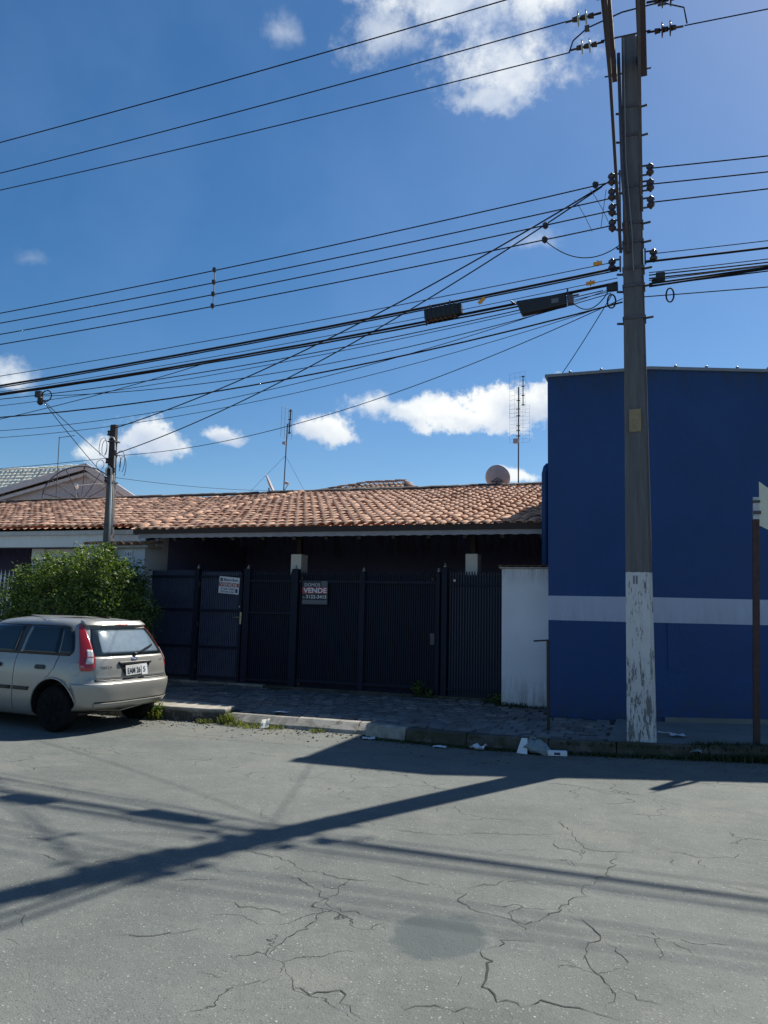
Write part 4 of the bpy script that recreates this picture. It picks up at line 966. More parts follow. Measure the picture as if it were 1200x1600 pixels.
wire((.00909, .18349, 5.56077), -40, -.366, .011, 'heavy slack black cable sagging alone below the bundle', name='slack_cable', cat='cable')
wire((.01364, .27757, 5.81782), -30, -.5, .005, 'thin slack wire crossing above the heavy sagging cable')
wire((.01459, .22208, 5.73577), -9.5, -.5, .006, 'thin wire from the drop clamp at left to the splice boxes')
wire((.01251, .25661, 5.60497), -30, -.45, .0045, 'lowest hairline wire at far left below the bundle')
wire((.00997, .32534, 6.89614), -22, -6.4, .006, 'steep thin wire rising into the bundle at left')
# right side
for (co, lb) in (((.0022, -.0631, 7.236), 'topmost of three wires leaving the right racks'), ((.0022, -.0553, 7.0211), 'middle of three wires leaving the right racks'), ((.0022, -.0352, 6.7773), 'lowest of three wires leaving the right racks')):
    wire(co, -.02, 28, .009, lb, 9.78)
wire((.0022, -.0141, 6.0805), -.02, 28, .006, 'thin upper wire right of pole above the thick cable')
wire((.0022, -.0076, 5.9841), -.09, 28, .015, 'thick cable right of pole, highest of the right bundle', tw=.006, name='thick_cable', cat='cable')
for k_, (z_, s_, r_) in enumerate(((5.835, -.004, .006), (5.81, -.010, .009), (5.775, -.004, .010), (5.735, .008, .006), (5.70, .028, .012), (5.675, .04, .013), (5.665, .012, .008))):
    wire((.0022, s_, z_), -.05, 28, r_, ['hairline wire topping the dense right bundle', 'second wire of the dense right bundle', 'third wire of the dense right bundle beside the clamp', 'thin middle wire of the dense right bundle',
        'fifth wire of the right bundle, thick and rising', 'thick rising cable low in the right bundle', 'thin flat wire low in the right bundle'][k_], 9.74+.02*(k_ % 3), tw=.004 if r_ > .008 else 0, seed=k_)
wire((.0022, -.0325, 5.5295), -.12, 28, .007, 'lowest single wire right of the pole')
# high voltage
HV = [((.0018, .0525, 8.752), 9.3, 'lowest of three high wires from glass insulators at upper left'), ((.0018, .0660, 8.80), 8.8, 'middle of three high wires crossing the upper left sky'), ((.0018, .0640, 8.80), 8.2, 'highest of three high wires crossing the top left corner')]
for co, yy, lb in HV: wire(co, -40, -.94, .008, lb, yy)
for yy, lb in ((9.3, 'high wire leaving the dark insulator right of the pole top'), (8.8, 'second high wire right of the pole, outside the photo top'), (8.25, 'third high wire right of the pole, nearest the road')):
    wire((.0018, -.02, 8.745), .42, 28, .008, lb, yy)
def span(a, b, sag, r, label, name='drop_wire', cat='wire', n=30, mat='cable'):
    a, b = Vector(a), Vector(b); pts = [a+(b-a)*(i/n)-Vector((0, 0, 4*sag*(i/n)*(1-i/n))) for i in range(n+1)]
    o = build(name, MB().tube(pts, r, 5), mat, smooth=True); tag(o, label, cat, WG); return o
span((-.50, 9.8, 7.16), (-10.48, 12.84, 5.18), .30, .011, 'upper crossing drop cable to the top of the service pole')
span((-.60, 9.8, 7.10), (-10.42, 12.84, 4.64), .34, .010, 'lower crossing drop cable to the middle of the service pole')
span((-.37, 9.80, 5.56), (-10.42, 12.84, 4.60), .42, .006, 'long thin wire meeting the service pole above the tile roof')
span((-9.49, 9.75, 4.93), (-10.60, 12.84, 4.52), .02, .007, 'upper of two drop wires from the cable clamp at left')
span((-9.49, 9.75, 4.93), (-10.60, 12.84, 4.14), .03, .007, 'lower of two drop wires from the cable clamp at left')
span((-10.60, 12.84, 4.56), (-30, 12.9, 5.0), .35, .006, 'low wire from the service pole out to the left edge')
span((-.50, 9.8, 5.62), (-1.37, 11.92, 5.30), .02, .006, 'short drop wire from the pole to the blue building roof')
span((-10.40, 12.85, 4.15), (-9.2, 19.4, 4.86), .10, .005, 'thin wire from the service pole to the tile roof ridge')
span((-.40, 9.80, 6.27), (-1.33, 9.78, 6.46), .20, .007, 'looping jumper hanging left of the pole below the racks')
span((-.55, 9.80, 5.66), (-1.0, 9.8, 5.60), .16, .007, 'small hanging loop right of the long splice box')
span((-.55, 9.80, 7.05), (-.62, 9.80, 6.55), .0, .004, 'hairline tie wire beside the left racks')
for k_, (x_, z_) in enumerate(((-.75, 6.96), (-.95, 6.85))):
    span((x_, 9.79, z_+.12), (x_+.22, 9.79, z_-.35), -.03, .004, ['nearer hairline jumper among the left street wires', 'farther hairline jumper among the left street wires'][k_])
def wz(co, x): return zq(co, x)
# spacer rod
spx = -6.32
s_ = thing('wire_spacer', 'vertical spacer rod joining the four parallel street wires', 'spacer', (spx, 9.78, 6.1))
zs = [wz(w[0], spx) for w in W]
part('rod', MB().tube([(spx, 9.78, zs[3]-.05), (spx, 9.78, zs[0]+.05)], .010, 6), 'wood_white', s_)
for z in zs: part('clip', MB().tube([(spx, 9.76, z-.03), (spx, 9.76, z+.03)], .028, 8), 'blackplastic', s_)
# splice boxes
b1 = thing('splice_box', 'short ribbed black splice box hanging in the cable bundle, left one', 'splice box', (-2.7, 9.73, 5.5), 'splice boxes')
ax = Vector((1, 0, .095)).normalized(); az_ = Vector((-.095, 0, 1)).normalized(); c = Vector((-2.70, 9.73, 5.60))
part('housing', MB().obox(c, ax*.24, (0, .07, 0), az_*.085), 'blackplastic', b1, bevel=.03)
part('end_cap', MB().obox(c+ax*.255, ax*.025, (0, .05, 0), az_*.07), 'blackplastic', b1, bevel=.01)
part('hanger', MB().tube([c-ax*.16+az_*.08, c-ax*.16+az_*.15], .01, 6).tube([c+ax*.12+az_*.08, c+ax*.12+az_*.16], .01, 6).tube([c-ax*.23-az_*.05, c-ax*.23-az_*.13], .012, 6), 'galv_dark', b1)
for k_ in range(7): part('rib', MB().obox(c+ax*(-.2+.065*k_), ax*.008, (0, .078, 0), az_*.093), 'blackplastic', b1)
b2 = thing('splice_box', 'long flat black splice box hanging nearest the tall pole', 'splice box', (-1.33, 9.73, 5.4), 'splice boxes')
c = Vector((-1.36, 9.73, 5.565)); ax = Vector((1, 0, .06)).normalized(); az_ = Vector((-.06, 0, 1)).normalized()
part('housing', MB().add([c-ax*.33+az_*.09+Vector((0, -.06, 0)), c-ax*.27-az_*.11+Vector((0, -.06, 0)), c+ax*.31-az_*.07+Vector((0, -.06, 0)), c+ax*.31+az_*.09+Vector((0, -.06, 0)),
                        c-ax*.33+az_*.09+Vector((0, .06, 0)), c-ax*.27-az_*.11+Vector((0, .06, 0)), c+ax*.31-az_*.07+Vector((0, .06, 0)), c+ax*.31+az_*.09+Vector((0, .06, 0))],
     [(0,1,2,3), (7,6,5,4), (0,4,5,1), (1,5,6,2), (2,6,7,3), (3,7,4,0)]), 'blackplastic', b2, bevel=.02)
part('label_plate', MB().obox(c+ax*.17+Vector((0, -.064, 0)), ax*.045, (0, .002, 0), az_*.03), 'greyprint', b2)
part('end_cap', MB().obox(c+ax*.36, ax*.04, (0, .05, 0), az_*.06), 'galv_dark', b2, bevel=.01)
part('hanger', MB().tube([c+ax*.33+az_*.05, c+ax*.33+az_*.16], .012, 6).tube([c-ax*.34+az_*.06, c-ax*.40+az_*.12], .012, 6), 'galv_dark', b2)
for x_, z_, lb in ((-2.15, 5.70, 'orange tag hanging between the two splice boxes'), (-.66, 6.02, 'orange tag on the thin wire left of the pole'), (-.75, 5.77, 'small orange tag on the cable bundle beside the pole')):
    t = thing('cable_tag', lb, 'tag', (x_, 9.72, z_), 'orange cable tags'); 
    a_ = Vector((1, 0, .9 if 'two' in lb else .1)).normalized()
    part('tag', MB().obox((x_, 9.70, z_), a_*.055, (0, .004, 0), Vector((-a_.z, 0, a_.x))*.024), 'orange', t)
    part('tie', MB().tube([(x_, 9.72, z_-.03), (x_, 9.72, z_+.05)], .006, 5), 'cable', t)
for x_, z_, lb in ((-1.32, 6.665, 'black connector clamp on the third street wire'), (-1.33, 6.47, 'black connector clamp on the lowest street wire'), (-.68, 7.125, 'black connector clamp on the topmost street wire by the pole')):
    t = thing('wire_clamp', lb, 'clamp', (x_, 9.77, z_), 'wire clamps')
    part('body', MB().lathe((x_, 9.77, z_), [(.012, -.05), (.035, -.03), (.04, .02), (.015, .045)], 8), 'blackplastic', t)
    part('bolt', MB().tube([(x_, 9.72, z_), (x_, 9.82, z_)], .01, 5), 'galv_dark', t)
t = thing('drop_clamp', 'black drop clamp with coiled wire where the bundle meets the left drops', 'clamp', (-9.49, 9.75, 4.95), 'wire clamps')
part('body', MB().lathe((-9.44, 9.72, 4.86), [(.02, -.08), (.05, -.05), (.045, .03), (.02, .06)], 8), 'blackplastic', t)
part('coil', MB().tube([(-9.34+.10*math.sin(q_), 9.74, 4.93+.09*math.cos(q_)) for q_ in np.linspace(0, 6.1, 18)], .010, 5), 'cable', t, smooth=True)
part('strap', MB().box(-9.56, -9.46, 9.71, 9.79, 4.92, 5.02), 'blackplastic', t)

# ================================================================== ROOFTOP ANTENNAS AND DISHES
def grid_reflector(mb, c, X, w, h, nx_, nz_, r=.005):
    c, X = Vector(c), Vector(X).normalized()
    for i in range(nx_): p_ = c+X*w*(i/(nx_-1)-.5); mb.tube([p_-Vector((0,0,h/2)), p_+Vector((0,0,h/2))], r, 4)
    for i in range(nz_): q_ = c+Vector((0, 0, h*(i/(nz_-1)-.5))); mb.tube([q_-X*w/2, q_+X*w/2], r, 4)
a2 = thing('tv_antenna', 'tall rooftop antenna with grid reflectors right of the round dish', 'antenna', (-3.41, 20, 4.8), 'rooftop antennas')
part('mast', MB().tube([(-3.425, 20, 4.4), (-3.42, 20, 7.55)], .018, 8), 'galv_dark', a2)
g_ = MB(); grid_reflector(g_, (-3.46, 20.04, 7.35), (1, .3, .22), .42, 1.2, 4, 11, .0022); part('upper_reflector', g_, 'galv_dark', a2)
g_ = MB(); grid_reflector(g_, (-3.40, 20.04, 6.55), (1, .05, 0), .52, 1.0, 4, 11, .002); part('lower_reflector', g_, 'galv_dark', a2)
g_ = MB().tube([(-3.27, 19.8, 6.98), (-3.27, 19.8, 7.78)], .013, 6)
for z in (7.0, 7.25, 7.5, 7.76): g_.tube([(-3.31, 19.8, z), (-3.23, 19.8, z)], .016, 5)
part('dipole_boom', g_, 'steel_black', a2)
g_ = MB()
for z in (6.2, 6.35, 6.47, 6.74, 6.92, 7.15): g_.tube([(-3.46, 19.9, z), (-3.36, 19.9, z)], .013, 5)
part('dipole', g_, 'steel_black', a2); part('junction_box', MB().box(-3.55, -3.42, 19.92, 20.02, 6.02, 6.14), 'dish', a2)
a1 = thing('tv_antenna', 'slim rooftop antenna beside the edge-on dish near the roof seam', 'antenna', (-10.24, 20, 4.8), 'rooftop antennas')
part('mast', MB().tube([(-10.24, 20, 4.4), (-10.19, 20, 6.95)], .017, 8), 'galv_dark', a1)
g_ = MB(); grid_reflector(g_, (-10.27, 20.1, 7.0), (.35, .9, .0), .42, .9, 4, 9, .004); part('reflector', g_, 'galv_dark', a1)
g_ = MB().tube([(-10.07, 19.9, 6.62), (-10.05, 19.9, 7.35)], .02, 6)
for z in (6.65, 6.85, 7.05, 7.3): g_.tube([(-10.11, 19.9, z), (-10.02, 19.9, z)], .016, 5)
g_.tube([(-10.2, 20, 6.9), (-10.06, 19.9, 6.95)], .01, 5); part('dipole_boom', g_, 'steel_black', a1)
part('junction_box', MB().box(-10.30, -10.20, 19.93, 20.02, 6.33, 6.41), 'dish', a1)
span((-10.21, 20, 6.0), (-9.4, 19.7, 4.86), 0, .004, 'hairline guy wire right of the slim rooftop antenna', name='guy_wire')
span((-10.22, 20, 6.0), (-11.3, 19.8, 4.86), 0, .004, 'hairline guy wire left of the slim rooftop antenna', name='guy_wire')
def dish(parent, c, n_, rad, depth, mat, arm=True, sx=1.0):
    n_ = Vector(n_).normalized(); u = Vector((0,0,1)); x = u.cross(n_).normalized(); y = n_.cross(x); prof = [(rad*t, depth*t*t) for t in (0.02, .25, .5, .75, 1)]
    m = MB(); n = 28; v = []; f = []
    for rr, h in prof+[(rad*1.015, depth), (rad, depth-.02)]+[(r_, h_-.02) for r_, h_ in prof[::-1][1:]]:
        for k_ in range(n):
            a = 2*math.pi*k_/n; v.append(Vector(c)+x*rr*sx*math.cos(a)+y*rr*math.sin(a)+n_*h)
    m_ = len(v)//n
    for i in range(m_-1):
        for k_ in range(n): k2 = (k_+1) % n; f.append((i*n+k_, i*n+k2, (i+1)*n+k2, (i+1)*n+k_))
    m.add(v, f); part('reflector', m, mat, parent, smooth=True); return x, y, n_
d2 = thing('satellite_dish', 'round grey satellite dish seen from behind above the roof ridge at right', 'satellite dish', (-3.95, 19.9, 4.8), 'satellite dishes')
dish(d2, (-3.955, 19.85, 5.10), (.12, .94, .32), .335, .06, 'dish')
part('mount', MB().tube([(-3.95, 19.88, 4.6), (-3.95, 19.8, 5.02)], .022, 8).bar((-4.10, 19.80, 4.99), (-3.80, 19.80, 5.0), .03, .03).bar((-4.10, 19.80, 4.99), (-3.95, 19.78, 5.08), .02, .02).bar((-3.80, 19.80, 5.0), (-3.95, 19.78, 5.08), .02, .02), 'galv_dark', d2)
d1 = thing('satellite_dish', 'edge-on tan satellite dish with small horn beside the slim antenna', 'satellite dish', (-10.7, 20, 4.8), 'satellite dishes')
dish(d1, (-10.70, 20.0, 5.16), (.86, .30, .42), .31, .05, 'dish')
part('arm', MB().tube([(-10.55, 19.95, 4.88), (-10.2, 19.95, 4.95), (-10.08, 19.95, 5.12)], .012, 6), 'galv_dark', d1); part('feed_horn', MB().tube([(-10.15, 19.95, 5.19), (-10.05, 19.95, 5.16)], [.05, .035], 8), 'dish', d1)
part('mount', MB().tube([(-10.72, 20.1, 4.6), (-10.74, 20.05, 5.08)], .02, 8), 'galv_dark', d1)
# large mesh dish on the roof behind
md = thing('mesh_dish', 'large wire mesh parabolic dish before the grey gable house', 'satellite dish', (-18.6, 21, 4.7), 'satellite dishes')
nrm_ = Vector((.45, -.80, .40)).normalized(); x_ = Vector((0,0,1)).cross(nrm_).normalized(); y_ = nrm_.cross(x_); cc_ = Vector((-18.50, 21.2, 5.06)); RR = 1.15
def pd(r, a): return cc_+x_*r*math.cos(a)+y_*r*math.sin(a)+nrm_*(.36*(r/RR)**2)
part('rim', MB().tube([pd(RR, t) for t in np.linspace(0, 2*math.pi, 49)], .024, 6), 'galv_dark', md, smooth=True)
for i in range(12):
    a = 2*math.pi*i/12; part('rib', MB().tube([pd(r, a) for r in np.linspace(.06, RR, 7)], .014, 5), 'galv_dark', md)
g_ = MB()
for r in np.linspace(.1, 1.1, 20): g_.tube([pd(r, t) for t in np.linspace(0, 2*math.pi, 41)], .0022, 3, False)
for i in range(96): g_.tube([pd(r, 2*math.pi*i/96) for r in (.25, .7, 1.13)], .0018, 3, False)
part('wire_mesh', g_, 'galv_dark', md, kind='stuff')
tip = cc_+nrm_*.95
for i in range(3): part('feed_strut', MB().tube([pd(RR*.9, .6+2.09*i), tip], .010, 5), 'galv', md)
part('feed_horn', MB().tube([tip+nrm_*.08, tip-nrm_*.14], [.06, .05], 10), 'whiteplastic', md); part('mount', MB().tube([cc_-nrm_*.05, (-18.7, 21.4, 4.2)], .045, 8), 'galv_dark', md)
at = thing('wire_aerial', 'thin bent aerial mast above the pale roof at left', 'antenna', (-19.4, 21, 4.8), 'rooftop antennas')
part('mast', MB().tube([(-19.36, 21, 4.5), (-19.44, 21, 7.27)], .014, 6), 'galv_dark', at); part('boom', MB().tube([(-19.46, 21, 7.25), (-18.78, 21, 7.29)], .012, 6), 'galv_dark', at)

# ================================================================== PARKED CAR
car = thing('parked_car', 'champagne coloured hatchback parked at the kerb beside the shrub, seen from behind', 'car', (-7.10, 8.76, 0))
car.rotation_euler = (0, 0, R(-5.1)); CS = .985; car.scale = (CS, CS, CS)
def itp(tab, z):
    if z <= tab[0][0]: return tab[0][1]
    for i in range(len(tab)-1):
        (a, va), (b, vb) = tab[i], tab[i+1]
        if z <= b:
            t = (z-a)/(b-a)
            m0 = (vb-va)/(b-a) if i == 0 else (tab[i+1][1]-tab[i-1][1])/(tab[i+1][0]-tab[i-1][0])
            m1 = (vb-va)/(b-a) if i+2 >= len(tab) else (tab[i+2][1]-va)/(tab[i+2][0]-a)
            h = b-a; t2, t3 = t*t, t*t*t
            return (2*t3-3*t2+1)*va+(t3-2*t2+t)*h*m0+(-2*t3+3*t2)*vb+(t3-t2)*h*m1
    return tab[-1][1]
TW = [(.17,.72),(.22,.78),(.32,.815),(.45,.832),(.60,.838),(.75,.832),(.86,.815),(.94,.785),(1.0,.762),(1.1,.728),(1.2,.694),(1.3,.655),(1.35,.628),(1.385,.588),(1.41,.52),(1.428,.42),(1.44,.28),(1.447,.1)]
TR = [(.17,.05),(.24,.22),(.29,.50),(.34,.595),(.45,.625),(.58,.635),(.64,.615),(.68,.592),(.80,.580),(.92,.552),(.97,.528),(1.1,.445),(1.22,.36),(1.31,.290),(1.345,.262),(1.375,.225),(1.40,.12),(1.42,-.05),(1.435,-.3),(1.447,-.7)]
TF = [(.17,-3.0),(.24,-3.14),(.34,-3.2),(.5,-3.22),(.62,-3.18),(.72,-3.06),(.80,-2.9),(.88,-2.65),(.95,-2.4),(1.05,-2.18),(1.2,-1.92),(1.33,-1.68),(1.385,-1.52),(1.41,-1.36),(1.428,-1.2),(1.44,-1.05),(1.447,-.9)]
def NR(z): return itp([(.17,3.2),(.6,4.0),(.9,4.2),(1.3,4.4),(1.447,3)], z)
AR, AF = .62, .9
def side_y(x, z):
    w = itp(TW, z); r, f = itp(TR, z), itp(TF, z); cr, cf = r-AR, f+AF; n = NR(z)
    if cr < cf: m = (cr+cf)/2; 
    if x > cr: t = min(1, (x-cr)/AR); return w*(1-t**n)**(1/n)
    if x < cf: t = min(1, (cf-x)/AF); return w*(1-t**2.6)**(1/2.6)
    return w
def rear_pt(th, z):
    """th: 0 at the rear centre, +-90 deg where the flank starts"""
    w = itp(TW, z); r = itp(TR, z); n = NR(z); c, s = math.cos(th), math.sin(th)
    return Vector((r-AR+AR*abs(c)**(2/n), math.copysign(w*abs(s)**(2/n), s), z))
def th_of_y(y, z):
    w = itp(TW, z); return math.copysign(math.asin(min(1, abs(y)/w)**(NR(z)/2)), y)
zs = [.17,.19,.22,.27,.32,.38,.45,.52,.58,.615,.64,.66,.70,.75,.80,.86,.90,.94,.97,1.0,1.05,1.1,1.15,1.2,1.25,1.3,1.33,1.355,1.375,1.39,1.405,1.418,1.428,1.436,1.442,1.447]
v = []; f = []; NH = 18; NS = 26
for z in zs:
    ring = []
    w = itp(TW, z); r = itp(TR, z); fr = itp(TF, z)
    for k in range(NH+1): ring.append(rear_pt(math.pi/2*(1-2*k/NH), z))   # +y to -y round the rear
    cr, cf = r-AR, fr+AF
    for k in range(1, NS): x = cr+(cf-cr)*k/NS; ring.append(Vector((x, -w, z)))
    for k in range(NH+1):
        a = -math.pi/2+math.pi*k/NH; c, s = math.cos(a), math.sin(a); n = 2.6
        ring.append(Vector((cf-AF*abs(c)**(2/n), math.copysign(w*abs(s)**(2/n), s), z)))
    for k in range(1, NS): x = cf+(cr-cf)*k/NS; ring.append(Vector((x, w, z)))
    v += ring; nr_ = len(ring)
for i in range(len(zs)-1):
    for k in range(nr_): k2 = (k+1) % nr_; f.append((i*nr_+k, i*nr_+k2, (i+1)*nr_+k2, (i+1)*nr_+k))
f.append(tuple(range(nr_))[::-1]); f.append(tuple((len(zs)-1)*nr_+k for k in range(nr_)))
bm_ = MB().add(v, f); bodyme = bm_.mesh('body', 'car', True); bodyme.materials.append(MT['trim'])
body = link('body', bodyme, car)
import bmesh
_b = bmesh.new(); _b.from_mesh(bodyme); bmesh.ops.recalc_face_normals(_b, faces=_b.faces); _b.to_mesh(bodyme); _b.free()
cut = MB()
for ax_ in (0, -2.49):
    for s in (-1, 1):
        pr = []; n = 40
        o = len(cut.v)
        for yy in (s*.58, s*.95):
            for k in range(n): a = 2*math.pi*k/n; cut.v.append((ax_+.365*math.cos(a), yy, .30+.365*math.sin(a)))
        for k in range(n): k2 = (k+1) % n; cut.f.append((o+k, o+k2, o+n+k2, o+n+k))
        cut.f.append(tuple(o+k for k in range(n))[::-1]); cut.f.append(tuple(o+n+k for k in range(n)))
cme_ = cut.mesh('arch_cut', 'trim'); _b = bmesh.new(); _b.from_mesh(cme_); bmesh.ops.recalc_face_normals(_b, faces=_b.faces); _b.to_mesh(cme_); _b.free()
co_ = link('arch_cut', cme_); bo = body.modifiers.new('b', 'BOOLEAN'); bo.object = co_; bo.operation = 'DIFFERENCE'; bo.solver = 'EXACT'
body.parent = None
dg = bpy.context.evaluated_depsgraph_get(); dg.update(); nm = bpy.data.meshes.new_from_object(body.evaluated_get(dg))
body.modifiers.clear(); body.data = nm; nm.name = 'body'; bpy.data.objects.remove(co_); body.parent = car
for p_ in nm.polygons:
    c_ = p_.center; n_ = p_.normal
    inside = abs(c_.y) < .80 and min((c_.x-0)**2, (c_.x+2.49)**2)+(c_.z-.30)**2 < .366**2
    p_.material_index = 1 if (inside or (n_.z < -.9 and c_.z < .2)) else 0
    p_.use_smooth = not inside
def patch(name, fn, us, vs, mat, parent=car, off=.005, thick=.010, **k):
    """fn(u,v)->point on the car skin; raised by off, with a rim"""
    P = [[Vector(fn(u, w_)) for u in us] for w_ in vs]; n, m = len(us), len(vs)
    def nrm(i, j):
        a = P[i][min(j+1, n-1)]-P[i][max(j-1, 0)]; b = P[min(i+1, m-1)][j]-P[max(i-1, 0)][j]; q = a.cross(b)
        if q.length < 1e-9: return Vector((1, 0, 0))
        q.normalize(); c0 = Vector((-1.2, 0, .6)); 
        return q if q.dot(P[i][j]-c0) > 0 else -q
    v = []; f = []
    NN = [[nrm(i, j) for j in range(n)] for i in range(m)]
    for lay in (off, off-thick):
        for i in range(m):
            for j in range(n): v.append(P[i][j]+NN[i][j]*lay)
    for i in range(m-1):
        for j in range(n-1):
            f.append((i*n+j, i*n+j+1, (i+1)*n+j+1, (i+1)*n+j))
    B = n*m
    edge = [(0, j) for j in range(n)]+[(i, n-1) for i in range(1, m)]+[(m-1, j) for j in range(n-2, -1, -1)]+[(i, 0) for i in range(m-2, 0, -1)]
    for (a, b), (c, d) in zip(edge, edge[1:]+edge[:1]): p_, q_ = a*n+b, c*n+d; f.append((p_, q_, B+q_, B+p_))
    me = MB().add(v, f).mesh(name, mat, False)
    bb_ = bmesh.new(); bb_.from_mesh(me); bmesh.ops.recalc_face_normals(bb_, faces=bb_.faces); bb_.to_mesh(me); bb_.free()
    for i, p_ in enumerate(me.polygons): p_.use_smooth = i < (m-1)*(n-1)
    return link(name, me, parent, **k)
L_ = lambda a, b, n: [a+(b-a)*i/(n-1) for i in range(n)]
def side_patch(name, s, rows, mat, off=.005, n=12, parent=car, **k):
    """rows: (z, x0, x1) boundary table; s = -1 road side, +1 kerb side"""
    zz = L_(rows[0][0], rows[-1][0], 14)
    x0 = [(r[0], r[1]) for r in rows]; x1 = [(r[0], r[2]) for r in rows]
    lin_ = lambda tab, z: next((a[1]+(b[1]-a[1])*(z-a[0])/(b[0]-a[0]) for a, b in zip(tab[:-1], tab[1:]) if z <= b[0]+1e-9), tab[-1][1])
    fn = lambda u, z: (lambda x: Vector((x, s*side_y(x, z), z)))(lin_(x0, z)+(lin_(x1, z)-lin_(x0, z))*u)
    return patch(name, fn, L_(0, 1, n), zz, mat, parent, off, **k)
def rear_patch(name, rows, mat, off=.005, n=16, m=10, parent=car, byth=False, **k):
    """rows: (z, y0, y1)  or th0, th1"""
    zz = L_(rows[0][0], rows[-1][0], m); x0 = [(r[0], r[1]) for r in rows]; x1 = [(r[0], r[2]) for r in rows]
    lin_ = lambda tab, z: next((a[1]+(b[1]-a[1])*(z-a[0])/(b[0]-a[0]) for a, b in zip(tab[:-1], tab[1:]) if z <= b[0]+1e-9), tab[-1][1])
    def fn(u, z):
        a, b = lin_(x0, z), lin_(x1, z)
        if not byth: a, b = th_of_y(a, z), th_of_y(b, z)
        return rear_pt(a+(b-a)*u, z)
    return patch(name, fn, L_(0, 1, n), zz, mat, parent, off, **k)
for s in (-1, 1):
    side_patch('window_seal', s, [(.955, -2.05, .20), (1.0, -1.98, .245), (1.06, -1.88, .235), (1.2, -1.62, .17), (1.30, -1.42, .10), (1.335, -1.30, .0)], 'trim', .003, 30)
    side_patch('rear_door_window', s, [(.975, -.66, -.02), (1.2, -.64, -.05), (1.312, -.62, -.08)], 'car_glass', .008, label='dark rear door window')
    side_patch('quarter_window', s, [(.985, .02, .205), (1.03, .015, .215), (1.15, .0, .165), (1.28, -.03, .08)], 'car_glass', .008)
    side_patch('front_door_window', s, [(.975, -1.78, -.76), (1.2, -1.52, -.75), (1.312, -1.32, -.74)], 'car_glass', .008)
    side_patch('door_seam', s, [(.24, -.705, -.697), (.95, -.705, -.697)], 'trim', .0015, 2)
    side_patch('door_seam', s, [(.24, -1.85, -1.842), (.95, -1.85, -1.842)], 'trim', .0015, 2)
    side_patch('door_seam', s, [(.62, -.205, -.197), (.70, -.09, -.082), (.80, .0, .008), (.97, .035, .043)], 'trim', .0015, 2)
    side_patch('side_moulding', s, [(.50, -.70+.02, -.42), (.545, -.70+.02, -.40)], 'trim', .012); side_patch('side_moulding', s, [(.50, -1.80, -.73), (.545, -1.80, -.73)], 'trim', .012)
    for xh in (-.22, -1.0):
        hnd = side_patch('door_handle', s, [(.775, xh-.075, xh+.045), (.79, xh-.10, xh+.07), (.815, xh-.10, xh+.07), (.83, xh-.07, xh+.04)], 'trim', .018)
    side_patch('bumper_seam', s, [(.612, .33, .575), (.618, .33, .575)], 'trim', .0015)
    # wheel arch lip
    ar = MB(); P_ = []
    for k in range(25):
        a = R(-12)+(R(204))*k/24; x, z = .375*math.cos(a), .30+.375*math.sin(a)
        P_.append(Vector((x, s*(side_y(x, max(z, .18))+.001), max(z, .17))))
    ar.tube(P_, .014, 6); build('arch_lip', ar, 'car', car, smooth=True)
    ar = MB(); ar.tube([Vector((p_.x-2.49, p_.y, p_.z)) for p_ in P_], .014, 6); build('arch_lip', ar, 'car', car, smooth=True)
    # tail lamp wrapping the corner
    t0 = lambda y, z: th_of_y(y, z)
    tl = [(.775, s*R(42), s*R(58)), (.80, s*R(38), s*R(62)), (.86, s*R(38), s*R(64)), (1.0, s*R(39), s*R(64)), (1.15, s*R(41), s*R(61)), (1.28, s*R(44), s*R(57)), (1.345, s*R(47), s*R(54))]
    lp_ = rear_patch('taillight', tl, 'redlamp', .012, 10, 18, byth=True, thick=.02)
    rear_patch('lens', [(.86, s*R(40), s*R(52)), (1.03, s*R(40.5), s*R(50))], 'clearlamp', .016, 6, 8, byth=True, parent=lp_)
    rear_patch('lens_divider', [(.938, s*R(40), s*R(52)), (.948, s*R(40), s*R(52))], 'redlamp', .018, 6, 3, byth=True, parent=lp_)
    build('side_mirror', MB().box(-1.78, -1.62, min(s*.80, s*1.0), max(s*.80, s*1.0), .93, 1.06), 'car', car, bevel=.04)
fc = MB().lathe((0, 0, 0), [(.001, 0), (.072, .001), (.078, -.004)], 24, 'y'); xf_ = .33
fy = -side_y(xf_, .79); fcx = (side_y(xf_+.05, .79)-side_y(xf_-.05, .79))/.1
fc.v = [(xf_+x, -side_y(xf_+x, .79+z)-.002-abs(y)*.4, .79+z) for x, y, z in fc.v]; build('fuel_flap', fc, 'car', car, smooth=False)
build('fuel_flap_lock', MB().obox((xf_+.095, -side_y(xf_+.095, .80)-.002, .80), (.005, 0, 0), (0, .003, 0), (0, 0, .016)), 'trim', car)
rear_patch('rear_window', [(.955, -.64, .64), (1.0, -.625, .625), (1.15, -.575, .575), (1.295, -.50, .50)], 'rear_frit', .006, 24, 14)
rear_patch('window_glass', [(.985, -.50, .52), (1.0, -.52, .535), (1.15, -.485, .485), (1.262, -.44, .44), (1.272, -.42, .42)], 'rear_glass', .010, 24, 14, label='middle of the rear window with pale reflection put into its colour')
rear_patch('spoiler', [(1.315, -.54, .54), (1.335, -.55, .55), (1.372, -.53, .53)], 'car', .035, 20, 6, thick=.05)
rear_patch('brake_lamp', [(1.318, -.12, .12), (1.332, -.12, .12)], 'redlamp', .037, 8, 3, thick=.01)
